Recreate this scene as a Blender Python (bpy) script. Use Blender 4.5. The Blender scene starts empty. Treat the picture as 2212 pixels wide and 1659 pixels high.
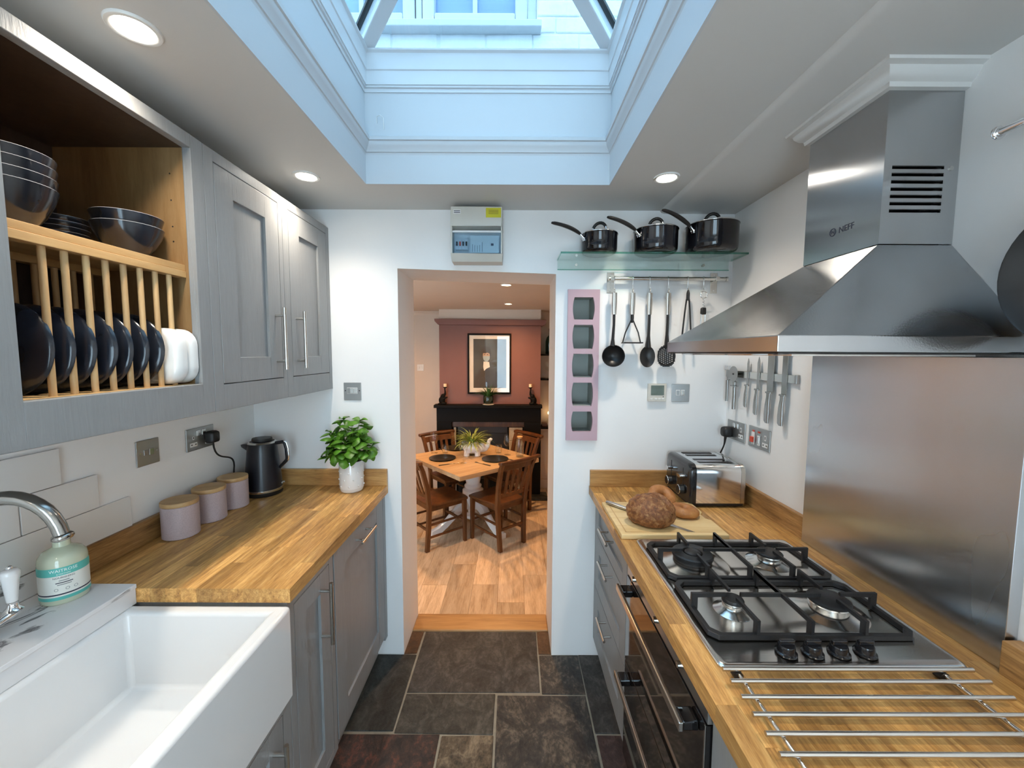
import bpy, bmesh, math, random
from mathutils import Vector, Matrix, noise
S = bpy.context.scene
COL = S.collection
PI = math.pi
rnd = random.Random(7)

# ------------------------------------------------------------------ camera
cd = bpy.data.cameras.new('camera')
cam = bpy.data.objects.new('camera', cd); COL.objects.link(cam)
cd.sensor_fit = 'HORIZONTAL'; cd.sensor_width = 36.0
cd.lens = 870.0 / 2212.0 * 36.0
cd.clip_start = 0.02
_p, _r = math.radians(4.44), math.radians(0.25)
_f = Vector((0, math.cos(_p), -math.sin(_p))); _x = Vector((1, 0, 0)); _u = _x.cross(_f)
_x2 = _x * math.cos(_r) + _u * math.sin(_r); _u2 = -_x * math.sin(_r) + _u * math.cos(_r)
mw = Matrix((_x2, _u2, -_f)).transposed().to_4x4(); mw.translation = Vector((0, 0, 1.54))
cam.matrix_world = mw
S.camera = cam

# ------------------------------------------------------------------ sky and exposure
SKY = (0.68, 0.85, 1.0); SKY_STRENGTH = 5.0
wd = bpy.data.worlds.new('dusk_sky'); S.world = wd; wd.use_nodes = True
bg = wd.node_tree.nodes['Background']; bg.inputs[0].default_value = (*SKY, 1); bg.inputs[1].default_value = SKY_STRENGTH
vs = S.view_settings
vs.view_transform = 'Standard'; vs.look = 'None'; vs.exposure = 1.12; vs.gamma = 1.0; vs.use_curve_mapping = False
cy = S.cycles
cy.max_bounces = 8; cy.diffuse_bounces = 4; cy.glossy_bounces = 3; cy.transmission_bounces = 4; cy.transparent_max_bounces = 12
cy.caustics_reflective = False; cy.caustics_refractive = False; cy.use_adaptive_sampling = True; cy.adaptive_threshold = 0.07; cy.adaptive_min_samples = 16
KITCHEN_SPOT = ((1.0, 0.86, 0.70), 10.8)     # colour, watts of each ceiling downlight
DINING_SPOT = ((1.0, 0.53, 0.22), 50.0)

# ------------------------------------------------------------------ materials
def _mat(name):
    m = bpy.data.materials.new(name); m.use_nodes = True
    nt = m.node_tree; b = nt.nodes['Principled BSDF']
    return m, nt, b
def _N(nt, t, **kw):
    n = nt.nodes.new(t)
    for k, v in kw.items(): setattr(n, k, v)
    return n
def _coords(nt, mode, scale=(1, 1, 1), rndoff=False):
    if mode == 'pos': src = _N(nt, 'ShaderNodeNewGeometry').outputs['Position']
    else: src = _N(nt, 'ShaderNodeTexCoord').outputs['Object']
    mp = _N(nt, 'ShaderNodeMapping'); mp.inputs['Scale'].default_value = scale
    if rndoff:
        oi = _N(nt, 'ShaderNodeObjectInfo'); mu = _N(nt, 'ShaderNodeMath', operation='MULTIPLY'); mu.inputs[1].default_value = 37.0
        nt.links.new(oi.outputs['Random'], mu.inputs[0])
        cb = _N(nt, 'ShaderNodeCombineXYZ')
        for i in range(3): nt.links.new(mu.outputs[0], cb.inputs[i])
        ad = _N(nt, 'ShaderNodeVectorMath', operation='ADD')
        nt.links.new(src, ad.inputs[0]); nt.links.new(cb.outputs[0], ad.inputs[1]); src = ad.outputs[0]
    nt.links.new(src, mp.inputs['Vector'])
    return mp.outputs['Vector']
def _noise(nt, vec, scale, detail=3, rough=.55, dist=0):
    n = _N(nt, 'ShaderNodeTexNoise'); n.inputs['Scale'].default_value = scale; n.inputs['Detail'].default_value = detail
    n.inputs['Roughness'].default_value = rough; n.inputs['Distortion'].default_value = dist
    nt.links.new(vec, n.inputs['Vector']); return n.outputs['Fac']
def _ramp(nt, fac, stops):
    r = _N(nt, 'ShaderNodeValToRGB'); e = r.color_ramp.elements
    while len(e) < len(stops): e.new(0.5)
    for i, (p, c) in enumerate(stops): e[i].position = p; e[i].color = (*c, 1)
    nt.links.new(fac, r.inputs['Fac']); return r.outputs['Color']
def _bump(nt, b, h, strength, dist=.01):
    bp = _N(nt, 'ShaderNodeBump'); bp.inputs['Strength'].default_value = strength; bp.inputs['Distance'].default_value = dist
    nt.links.new(h, bp.inputs['Height']); nt.links.new(bp.outputs['Normal'], b.inputs['Normal'])
def _shade(c, k): return tuple(min(1, x * k) for x in c)

def paint(name, col, rough=.5, metal=0, var=.06, vscale=6, bump=0, bscale=80, coat=0, spec=.5, coords='pos', trans=0, ior=1.45):
    m, nt, b = _mat(name)
    b.inputs['Roughness'].default_value = rough; b.inputs['Metallic'].default_value = metal
    b.inputs['Specular IOR Level'].default_value = spec; b.inputs['IOR'].default_value = ior
    b.inputs['Coat Weight'].default_value = coat; b.inputs['Transmission Weight'].default_value = trans
    v = _coords(nt, coords)
    nt.links.new(_ramp(nt, _noise(nt, v, vscale), [(.3, _shade(col, 1 - var)), (.7, _shade(col, 1 + var))]), b.inputs['Base Color'])
    if bump: _bump(nt, b, _noise(nt, v, bscale, 4), bump, .004)
    return m
def wood(name, c1, c2, c3, axis='Y', rough=.42, scale=9, stretch=14, coords='pos', spread=.35, bump=.08):
    m, nt, b = _mat(name)
    sc = {'X': (1, stretch, stretch), 'Y': (stretch, 1, stretch), 'Z': (stretch, stretch, 1)}[axis]
    v = _coords(nt, coords, sc, True)
    n1 = _noise(nt, v, scale * .16, 5, .6, .6)
    n2 = _noise(nt, v, scale * .9, 4, .7, .2)
    mx = _N(nt, 'ShaderNodeMix', data_type='FLOAT'); mx.inputs[0].default_value = .4
    nt.links.new(n1, mx.inputs[2]); nt.links.new(n2, mx.inputs[3])
    col = _ramp(nt, mx.outputs[0], [(.32, c1), (.5, c2), (.68, c3)])
    oi = _N(nt, 'ShaderNodeObjectInfo')
    mr = _N(nt, 'ShaderNodeMapRange'); mr.inputs[3].default_value = 1 - spread; mr.inputs[4].default_value = 1 + spread * .6
    nt.links.new(oi.outputs['Random'], mr.inputs[0])
    hs = _N(nt, 'ShaderNodeHueSaturation'); nt.links.new(mr.outputs[0], hs.inputs['Value']); nt.links.new(col, hs.inputs['Color'])
    nt.links.new(hs.outputs[0], b.inputs['Base Color'])
    b.inputs['Roughness'].default_value = rough
    if bump: _bump(nt, b, n2, bump, .002)
    return m
def steel(name, col=(.56, .57, .58), rough=.3, axis='Z', fine=260, strength=.06, coords='pos', smudge=.08, aniso=0):
    m, nt, b = _mat(name)
    if aniso:
        ge = _N(nt, 'ShaderNodeNewGeometry'); cr = _N(nt, 'ShaderNodeVectorMath', operation='CROSS_PRODUCT'); cr.inputs[1].default_value = (0, 0, 1)
        nt.links.new(ge.outputs['True Normal'], cr.inputs[0]); nt.links.new(cr.outputs[0], b.inputs['Tangent']); b.inputs['Anisotropic'].default_value = aniso
    b.inputs['Metallic'].default_value = 1
    st = {'X': (.02, 1, 1), 'Y': (1, .02, 1), 'Z': (1, 1, .02)}[axis]
    h = _noise(nt, _coords(nt, coords, st), fine, 2)
    _bump(nt, b, h, strength, .002)
    sm = _noise(nt, _coords(nt, coords, (1, 1, .3)), 5, 2, .5, .2)
    mr = _N(nt, 'ShaderNodeMapRange'); mr.inputs[1].default_value = .2; mr.inputs[2].default_value = .8
    mr.inputs[3].default_value = rough - smudge; mr.inputs[4].default_value = rough + smudge
    nt.links.new(sm, mr.inputs[0]); nt.links.new(mr.outputs[0], b.inputs['Roughness'])
    nt.links.new(_ramp(nt, sm, [(.2, _shade(col, .92)), (.8, _shade(col, 1.06))]), b.inputs['Base Color'])
    return m
def pane(name, tint=(1, 1, 1), ior=1.45, rough=.0, gloss=(1, 1, 1)):
    m = bpy.data.materials.new(name); m.use_nodes = True; nt = m.node_tree
    for n in list(nt.nodes): nt.nodes.remove(n)
    o = _N(nt, 'ShaderNodeOutputMaterial'); mx = _N(nt, 'ShaderNodeMixShader')
    t = _N(nt, 'ShaderNodeBsdfTransparent'); t.inputs[0].default_value = (*tint, 1)
    g = _N(nt, 'ShaderNodeBsdfGlossy'); g.inputs['Roughness'].default_value = rough; g.inputs[0].default_value = (*gloss, 1)
    f = _N(nt, 'ShaderNodeFresnel'); ge = _N(nt, 'ShaderNodeNewGeometry')
    mi = _N(nt, 'ShaderNodeMix', data_type='FLOAT'); mi.inputs[2].default_value = ior; mi.inputs[3].default_value = 1 / ior
    nt.links.new(ge.outputs['Backfacing'], mi.inputs[0]); nt.links.new(mi.outputs[0], f.inputs[0])
    nt.links.new(f.outputs[0], mx.inputs[0]); nt.links.new(t.outputs[0], mx.inputs[1]); nt.links.new(g.outputs[0], mx.inputs[2])
    nt.links.new(mx.outputs[0], o.inputs[0]); return m
def glow(name, col, strength):
    m = bpy.data.materials.new(name); m.use_nodes = True; nt = m.node_tree
    b = nt.nodes['Principled BSDF']; b.inputs['Base Color'].default_value = (*col, 1)
    b.inputs['Emission Color'].default_value = (*col, 1); b.inputs['Emission Strength'].default_value = strength
    return m
def slate(name, a, bcol, c, scale=9, rough=.58):
    m, nt, b = _mat(name)
    v = _coords(nt, 'pos', (1, .7, 1))
    n1 = _noise(nt, v, scale, 9, .72, 1.4); n2 = _noise(nt, v, scale * 7, 6, .7, .3)
    mx = _N(nt, 'ShaderNodeMix', data_type='FLOAT'); mx.inputs[0].default_value = .38
    nt.links.new(n1, mx.inputs[2]); nt.links.new(n2, mx.inputs[3])
    nt.links.new(_ramp(nt, mx.outputs[0], [(.40, a), (.5, bcol), (.61, c)]), b.inputs['Base Color'])
    mr = _N(nt, 'ShaderNodeMapRange'); mr.inputs[3].default_value = rough - .1; mr.inputs[4].default_value = rough + .2
    nt.links.new(n2, mr.inputs[0]); nt.links.new(mr.outputs[0], b.inputs['Roughness'])
    _bump(nt, b, mx.outputs[0], .9, .010)
    return m
def marble(name):
    m, nt, b = _mat(name)
    v = _coords(nt, 'pos', (1, .55, 1))
    n = _noise(nt, v, 9, 6, .55, 1.6)
    ab = _N(nt, 'ShaderNodeMath', operation='SUBTRACT'); ab.inputs[1].default_value = .5; nt.links.new(n, ab.inputs[0])
    a2 = _N(nt, 'ShaderNodeMath', operation='ABSOLUTE'); nt.links.new(ab.outputs[0], a2.inputs[0])
    n2 = _noise(nt, v, 5, 3)
    gt = _N(nt, 'ShaderNodeMapRange'); gt.inputs[1].default_value = .47; gt.inputs[2].default_value = .56; gt.inputs[3].default_value = .2; gt.inputs[4].default_value = 0
    nt.links.new(n2, gt.inputs[0])
    sm = _N(nt, 'ShaderNodeMath', operation='ADD'); nt.links.new(a2.outputs[0], sm.inputs[0]); nt.links.new(gt.outputs[0], sm.inputs[1])
    nt.links.new(_ramp(nt, sm.outputs[0], [(0, (.13, .13, .14)), (.022, (.36, .36, .37)), (.05, (.70, .70, .71))]), b.inputs['Base Color'])
    b.inputs['Roughness'].default_value = .22
    return m
def bread_mat(name, a, c, d, scale=22):
    m, nt, b = _mat(name)
    v = _coords(nt, 'obj'); n = _noise(nt, v, scale, 6, .65, .5)
    nt.links.new(_ramp(nt, n, [(.3, a), (.5, c), (.7, d)]), b.inputs['Base Color']); b.inputs['Roughness'].default_value = .45
    _bump(nt, b, _noise(nt, v, scale * 2.2, 6), .7, .006); return m

def grained(name, col):
    m, nt, b = _mat(name)
    v = _coords(nt, 'pos', (16, 16, 1.1)); n = _noise(nt, v, 7, 5, .65, 1.2)
    nt.links.new(_ramp(nt, n, [(.3, _shade(col, .93)), (.7, _shade(col, 1.05))]), b.inputs['Base Color'])
    b.inputs['Roughness'].default_value = .40; _bump(nt, b, n, .22, .003); return m
MAT = dict(
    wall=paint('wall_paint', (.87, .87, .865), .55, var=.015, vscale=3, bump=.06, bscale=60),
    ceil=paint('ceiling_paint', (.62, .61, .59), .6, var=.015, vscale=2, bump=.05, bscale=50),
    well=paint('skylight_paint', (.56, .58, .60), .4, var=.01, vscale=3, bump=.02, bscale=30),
    upvc=paint('white_upvc', (.62, .64, .66), .25, var=.01),
    brick=paint('painted_brick', (.82, .83, .84), .6, var=.06, vscale=14, bump=.7, bscale=38),
    mortar=paint('painted_mortar', (.78, .80, .81), .7, var=.05, vscale=20, bump=.7, bscale=50),
    grey=grained('grey_cabinet_paint', (.265, .275, .28)),
    roof=paint('roof_felt', (.2, .21, .22), .8),
    grout=paint('grout', (.22, .205, .165), .8, var=.12, vscale=30, bump=.3),
    tile=paint('white_tile', (.74, .74, .73), .22, var=.01, bump=.02, bscale=20),
    porcelain=paint('white_ceramic', (.74, .75, .755), .08, var=.01, coat=.5),
    marble=marble('marble_effect'),
    chrome=steel('chrome', (.80, .81, .82), .09, smudge=.02, strength=0.0),
    knife=steel('knife_steel', (.36, .36, .35), .26, strength=.02, smudge=.04),
    pewter=steel('pewter_tap', (.33, .325, .31), .2, strength=.02, smudge=.04),
    nickel=steel('brushed_nickel', (.62, .61, .58), .24, strength=.02, smudge=.04),
    steelY=steel('brushed_steel_sheet', (.52, .53, .535), .30, axis='Y', smudge=.07),
    steelH=steel('brushed_steel_hood', (.47, .49, .51), .21, axis='Y', smudge=.02),
    steelC=steel('brushed_steel_chimney', (.50, .51, .52), .22, axis='Z', strength=.0, smudge=.02, aniso=.9),
    splash=steel('brushed_steel_splashback', (.58, .61, .64), .26, axis='Z', strength=.02, smudge=.03, aniso=.85),
    hob=steel('polished_hob_steel', (.66, .65, .63), .17, axis='X', strength=.02, smudge=.06),
    plate=steel('satin_switch_plate', (.40, .40, .39), .36, axis='Y', strength=.03, smudge=.04),
    rubber=paint('black_rubber', (.012, .012, .013), .45),
    black=paint('black_enamel', (.012, .013, .016), .16, coat=.3),
    iron=paint('cast_iron', (.014, .015, .017), .42, bump=.1, bscale=200),
    glassblk=paint('black_oven_glass', (.008, .008, .009), .05, coat=.6),
    nylon=paint('black_nylon', (.014, .014, .015), .35),
    potblue=paint('dark_blue_enamel', (.004, .005, .008), .12, coat=.3, spec=.5),
    kettle=paint('navy_kettle_paint', (.007, .009, .015), .32, coat=.1),
    white=paint('white_plastic', (.78, .78, .76), .3),
    cream=paint('cream_plastic', (.62, .60, .54), .35),
    oak=wood('oak_worktop', (.22, .095, .024), (.54, .28, .082), (.84, .52, .19), 'Y', .40, scale=24, spread=.36),
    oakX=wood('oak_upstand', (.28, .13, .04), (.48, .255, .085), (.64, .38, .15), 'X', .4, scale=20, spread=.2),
    oakY=wood('oak_upstand_side_shaded', (.13, .06, .02), (.36, .19, .066), (.58, .34, .14), 'Y', .4, scale=20, spread=.2),  # shadow on the left upstand put into the colour, so darker than oakX
    rack=wood('pale_oak_rack', (.42, .24, .09), (.56, .34, .14), (.66, .43, .2), 'Y', .5, stretch=8, spread=.1),
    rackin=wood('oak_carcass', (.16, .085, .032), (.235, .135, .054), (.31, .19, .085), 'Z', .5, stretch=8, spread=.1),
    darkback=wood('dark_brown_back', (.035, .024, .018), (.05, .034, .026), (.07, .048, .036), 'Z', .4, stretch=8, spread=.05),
    dowel=wood('oak_dowel', (.46, .27, .12), (.58, .37, .17), (.66, .45, .23), 'Z', .5, stretch=8, spread=.1),
    board=wood('bamboo_board', (.62, .42, .18), (.72, .52, .25), (.78, .60, .32), 'X', .5, stretch=20, spread=.05),
    plank=wood('oak_laminate', (.34, .225, .13), (.57, .42, .27), (.74, .58, .41), 'Y', .42, scale=14, stretch=9, spread=.26),
    thresh=wood('oak_threshold', (.26, .12, .035), (.40, .2, .065), (.50, .27, .1), 'X', .4, spread=.05),
    table=wood('oak_tabletop', (.33, .21, .11), (.44, .30, .165), (.53, .385, .23), 'X', .45, coords='obj', spread=.12),
    chair=wood('stained_chair_wood', (.035, .011, .003), (.080, .027, .007), (.14, .052, .014), 'Z', .35, stretch=7, coords='obj', spread=.25),
    lid=wood('bamboo_lid', (.40, .24, .10), (.52, .33, .15), (.60, .41, .2), 'X', .5, coords='obj', spread=.05),
    navy=paint('dark_glazed_stoneware', (.013, .017, .026), .16, coat=.2, var=.2, vscale=20),
    rim=paint('pale_bowl_rim', (.34, .36, .39), .25),  # paler edge of the dark bowls
    dark=paint('matt_black_stoneware', (.016, .017, .018), .28, coat=.2),
    dishw=paint('white_glazed_dish', (.85, .85, .83), .12, coat=.4),
    mauve=paint('speckled_mauve', (.46, .37, .38), .5, var=.1, vscale=300, bump=.1, bscale=200),
    pink=paint('pink_gloss_paint', (.52, .36, .41), .3, var=.01),
    niche=paint('niche_grey_green', (.36, .39, .36), .5, var=.03),
    basil=paint('basil_leaf', (.075, .20, .016), .38, var=.45, vscale=30),
    stem=paint('plant_stem', (.20, .32, .07), .5),
    soil=paint('soil', (.03, .02, .014), .9, bump=.8, bscale=120),
    spider=paint('spider_plant_leaf', (.22, .30, .07), .45, var=.5, vscale=26),
    fern=paint('dark_fern_leaf', (.03, .085, .02), .4, var=.4, vscale=30),
    dgreen=paint('dark_green_glaze', (.006, .018, .014), .12, coat=.5),
    cream_wall=paint('cream_dining_paint', (.56, .475, .385), .6, var=.015, bump=.04, bscale=40),
    terracotta=paint('terracotta_pink_paint', (.175, .078, .062), .6, var=.03, bump=.04, bscale=40),
    firepl=paint('black_fireplace_paint', (.0022, .0021, .002), .6, spec=.15),
    glass=pane('clear_glass', (.97, .985, .98)),
    shelfglass=pane('greenish_shelf_glass', (.93, .97, .955), 1.5),
    glassedge=pane('green_glass_edge', (.50, .78, .70), 1.6),
    lantern=pane('lantern_glass', (.195, .27, .315)),
    window=pane('window_glass', (.92, .96, .97), 1.5),
    skyglass=paint('sky_reflecting_window_colour', (.26, .38, .58), .06, coat=.3),  # blue of the reflected dusk sky is put into the base colour
    cuwin=pane('smoked_cover', (.80, .88, .94), 1.5),
    wine=pane('drinking_glass', (.97, .98, .97), 1.5),
    bulb=glow('lamp_lens', (1.0, .93, .82), 22.0),
    dbulb=glow('warm_lamp_lens', (1.0, .80, .52), 24.0),
    flame=glow('fairy_bulb', (1.0, .68, .32), 14.0),
    soap=paint('pale_green_soap', (.52, .56, .42), .12, coat=.5, var=.03),
    teal=paint('teal_label', (.10, .45, .40), .4, var=.01),
    paper=paint('label_paper', (.74, .75, .70), .5, var=.02),
    ink=paint('dark_print', (.03, .035, .06), .5),
    inkw=paint('white_print', (.80, .86, .84), .5),
    inkg=paint('grey_print', (.25, .27, .27), .5),
    yellow=paint('yellow_sticker', (.62, .58, .03), .5, var=.03),
    red=paint('red_switch', (.72, .07, .03), .35),
    lcd=paint('lcd_screen', (.10, .13, .10), .2),
    crust=bread_mat('bread_crust', (.07, .02, .006), (.22, .078, .022), (.46, .25, .10), 60),
    bagel=bread_mat('bagel_crust', (.26, .09, .022), (.42, .17, .05), (.55, .27, .09), 14),
    candle=paint('candle_wax', (.75, .66, .48), .5),
    cork=paint('cork', (.55, .34, .15), .7, var=.2, vscale=80),
    bluevase=pane('blue_green_bottle', (.30, .48, .48), 1.5),
    mount=paint('picture_mount', (.72, .64, .56), .6),
    canvas=paint('portrait_ground', (.045, .042, .034), .5, var=.3, vscale=8),
    skin=paint('portrait_flesh', (.42, .27, .18), .6, var=.1),
    mask=paint('portrait_mask', (.30, .36, .38), .6, var=.1),
    hair=paint('portrait_hair', (.03, .02, .014), .6),
    iv=paint('ivory_tile', (.42, .36, .27), .25, var=.1, vscale=30),
    brownfl=paint('brown_print', (.16, .08, .04), .4),
)
S_ = {}
for n, (a, b, c) in dict(
    dark=((.012, .012, .012), (.034, .033, .031), (.085, .080, .073)),
    green=((.007, .010, .010), (.022, .026, .024), (.060, .064, .056)),
    olive=((.012, .013, .011), (.034, .034, .029), (.085, .082, .070)),
    rust=((.035, .016, .007), (.075, .036, .015), (.13, .075, .04)),
    red=((.010, .010, .011), (.040, .024, .021), (.16, .055, .036)),
    tan=((.022, .018, .013), (.095, .073, .048), (.22, .175, .12)),
    blue=((.009, .011, .014), (.034, .032, .029), (.14, .118, .09)),
    maroon=((.016, .010, .010), (.044, .023, .021), (.10, .066, .058))).items():
    S_[n] = slate('slate_' + n, a, b, c)
# ------------------------------------------------------------------ geometry helpers
class MB:
    def __init__(s): s.v = []; s.f = []
    def add(s, vs, fs):
        k = len(s.v); s.v += [tuple(v) for v in vs]; s.f += [tuple(i + k for i in f) for f in fs]; return s
    def box(s, x0, x1, y0, y1, z0, z1):
        return s.add([(x0, y0, z0), (x1, y0, z0), (x1, y1, z0), (x0, y1, z0), (x0, y0, z1), (x1, y0, z1), (x1, y1, z1), (x0, y1, z1)],
                     [(0, 3, 2, 1), (4, 5, 6, 7), (0, 1, 5, 4), (1, 2, 6, 5), (2, 3, 7, 6), (3, 0, 4, 7)])
    def rings(s, rs, closed_ends=True):
        n = len(rs[0]); k = len(s.v)
        for r in rs: s.v += [tuple(p) for p in r]
        for i in range(len(rs) - 1):
            for j in range(n):
                s.f.append((k + i * n + j, k + i * n + (j + 1) % n, k + (i + 1) * n + (j + 1) % n, k + (i + 1) * n + j))
        if closed_ends:
            s.f.append(tuple(k + j for j in reversed(range(n)))); s.f.append(tuple(k + (len(rs) - 1) * n + j for j in range(n)))
        return s
    def tube(s, pts, r, n=10, flat=None, ends=True):
        pts = [Vector(p) for p in pts]; m = len(pts)
        rs = r if isinstance(r, (list, tuple)) else [r] * m
        t0 = (pts[1] - pts[0]).normalized()
        ref = Vector((0, 0, 1)) if abs(t0.z) < .9 else Vector((1, 0, 0))
        u = t0.cross(ref).normalized(); out = []
        for i, p in enumerate(pts):
            t = ((pts[min(i + 1, m - 1)] - pts[max(i - 1, 0)])).normalized()
            u = (u - t * u.dot(t)).normalized(); w = t.cross(u)
            fl = 1 if flat is None else flat
            out.append([p + u * (math.cos(a) * rs[i]) + w * (math.sin(a) * rs[i] * fl) for a in [2 * PI * j / n for j in range(n)]])
        return s.rings(out, ends)
    def cyl(s, a, b, r, n=20, r2=None): return s.tube([a, b], [r, r if r2 is None else r2], n)
    def lathe(s, prof, c=(0, 0, 0), n=32, axis='Z', sx=1, sy=1):
        k = len(s.v); m = len(prof)
        for r, h in prof:
            for j in range(n):
                a = 2 * PI * j / n; x, y = math.cos(a) * r * sx, math.sin(a) * r * sy
                p = {'Z': (x, y, h), 'Y': (x, h, y), 'X': (h, x, y)}[axis]
                s.v.append((p[0] + c[0], p[1] + c[1], p[2] + c[2]))
        for i in range(m - 1):
            for j in range(n):
                q = (k + i * n + j, k + i * n + (j + 1) % n, k + (i + 1) * n + (j + 1) % n, k + (i + 1) * n + j)
                s.f.append(q if axis != 'Y' else q[::-1])
        return s
    def prism(s, poly, d0, d1, plane='XZ'):
        f = {'XZ': lambda a, b, d: (a, d, b), 'YZ': lambda a, b, d: (d, a, b), 'XY': lambda a, b, d: (a, b, d)}[plane]
        n = len(poly); k = len(s.v)
        s.v += [f(a, b, d0) for a, b in poly] + [f(a, b, d1) for a, b in poly]
        s.f.append(tuple(k + i for i in range(n))); s.f.append(tuple(k + n + i for i in reversed(range(n))))
        for i in range(n): s.f.append((k + i, k + (i + 1) % n, k + n + (i + 1) % n, k + n + i))
        return s
    def ball(s, c, rx, ry=None, rz=None, n=16, m=10):
        ry = rx if ry is None else ry; rz = rx if rz is None else rz
        rs = []
        for i in range(1, m):
            t = PI * i / m
            rs.append([(c[0] + rx * math.sin(t) * math.cos(2 * PI * j / n), c[1] + ry * math.sin(t) * math.sin(2 * PI * j / n), c[2] - rz * math.cos(t)) for j in range(n)])
        return s.rings(rs)
    def torus(s, c, R, r, axis='Z', n=28, m=10, sr=1):
        k = len(s.v)
        for i in range(n):
            a = 2 * PI * i / n
            for j in range(m):
                b = 2 * PI * j / m; q = R + r * math.cos(b); h = r * sr * math.sin(b)
                x, y = q * math.cos(a), q * math.sin(a)
                p = {'Z': (x, y, h), 'Y': (x, h, y), 'X': (h, x, y)}[axis]
                s.v.append((p[0] + c[0], p[1] + c[1], p[2] + c[2]))
        for i in range(n):
            for j in range(m):
                s.f.append((k + i * m + j, k + ((i + 1) % n) * m + j, k + ((i + 1) % n) * m + (j + 1) % m, k + i * m + (j + 1) % m))
        return s
    def xform(s, M):
        s.v = [tuple(M @ Vector(p)) for p in s.v]; return s
    def mesh(s, name, off=(0, 0, 0), smooth=None):
        me = bpy.data.meshes.new(name)
        me.from_pydata([(v[0] - off[0], v[1] - off[1], v[2] - off[2]) for v in s.v], [], s.f)
        bm = bmesh.new(); bm.from_mesh(me); bmesh.ops.remove_doubles(bm, verts=bm.verts, dist=1e-6)
        bmesh.ops.recalc_face_normals(bm, faces=bm.faces); bm.to_mesh(me); bm.free()
        if smooth:
            for p in me.polygons: p.use_smooth = True
            me.set_sharp_from_angle(angle=math.radians(smooth))
        return me
    def build(s, name, mat, parent=None, smooth=None, bevel=0, seg=2, local=False):
        off = (0, 0, 0) if (local or parent is None) else wloc(parent)
        me = s.mesh(name, off, smooth)
        return obj(name, me, mat, parent, bevel, seg)
WL = {}
def wloc(o): return WL.get(o.name, (0, 0, 0))
def obj(name, me, mat, parent=None, bevel=0, seg=2):
    o = bpy.data.objects.new(name, me); COL.objects.link(o)
    if mat is not None and not me.materials: me.materials.append(MAT[mat] if isinstance(mat, str) else mat)
    if parent is not None:
        o.parent = parent; WL[o.name] = wloc(parent)
    if bevel:
        b = o.modifiers.new('bevel', 'BEVEL'); b.width = bevel; b.segments = seg; b.limit_method = 'ANGLE'; b.angle_limit = math.radians(35)
    return o
def tag(o, label, cat, group=None):
    o['label'] = label; o['category'] = cat
    if group: o['group'] = group
    return o
def thing(name, label, cat, loc=(0, 0, 0), rz=0, group=None):
    o = bpy.data.objects.new(name, None); COL.objects.link(o); o.empty_display_size = .05
    o.location = loc; o.rotation_euler = (0, 0, rz); WL[o.name] = tuple(loc)
    return tag(o, label, cat, group)
def struct(o, label=None):
    o['kind'] = 'structure'
    if label: o['label'] = label
    return o
def dup(root, loc, rz=0, label=None, group=None):
    r = root.copy(); COL.objects.link(r); r.location = loc; r.rotation_euler = (0, 0, rz)
    if label: r['label'] = label
    if group: r['group'] = group
    for ch in list(root.children):
        c = ch.copy(); COL.objects.link(c); c.parent = r
        for g in list(ch.children):
            d = g.copy(); COL.objects.link(d); d.parent = c
    return r
def text(body, size, depth=.0003):
    """lettering as a flat mesh builder, in its own x (along) and y (up), centred"""
    cu = bpy.data.curves.new('lettering', 'FONT'); cu.body = body; cu.size = size; cu.align_x = 'CENTER'; cu.align_y = 'CENTER'
    cu.extrude = depth; cu.resolution_u = 2
    o = bpy.data.objects.new('lettering', cu); COL.objects.link(o)
    me = bpy.data.meshes.new_from_object(o.evaluated_get(bpy.context.evaluated_depsgraph_get()))
    m = MB(); m.v = [tuple(v.co) for v in me.vertices]; m.f = [tuple(p.vertices) for p in me.polygons]
    bpy.data.objects.remove(o); bpy.data.curves.remove(cu); bpy.data.meshes.remove(me)
    return m
def frame(o, x, y, z):
    """matrix taking (x,y,z) axes to three given vectors with origin o"""
    m = Matrix((Vector(x), Vector(y), Vector(z))).transposed().to_4x4(); m.translation = Vector(o); return m
def rrect(w, h, r, n=4):
    out = []
    for cx, cy, a0 in ((w / 2 - r, h / 2 - r, 0), (-w / 2 + r, h / 2 - r, PI / 2), (-w / 2 + r, -h / 2 + r, PI), (w / 2 - r, -h / 2 + r, 1.5 * PI)):
        for i in range(n + 1):
            a = a0 + PI / 2 * i / n; out.append((cx + r * math.cos(a), cy + r * math.sin(a)))
    return out
def bez(p0, p1, p2, p3, n=12):
    P = [Vector(p) for p in (p0, p1, p2, p3)]
    return [P[0] * (1 - t) ** 3 + P[1] * 3 * t * (1 - t) ** 2 + P[2] * 3 * t * t * (1 - t) + P[3] * t ** 3 for t in [i / n for i in range(n + 1)]]

# ------------------------------------------------------------------ the room
XL, XR, YE, YJ, ZC = -1.26, 1.045, 1.95, 2.26, 2.208      # left wall, right wall, end wall, far side of the doorway, ceiling
DX0, DX1 = -.547, .207                                      # doorway
SK = (-.588, .388, -.12, 1.664)                             # skylight well: x0 x1 y0 y1
YB = -1.75                                                  # wall behind the camera
ZW = .886                                                   # worktop height
DZ, DC, DY = -.34, 2.09, 5.5                                # dining floor, ceiling, far wall

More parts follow.
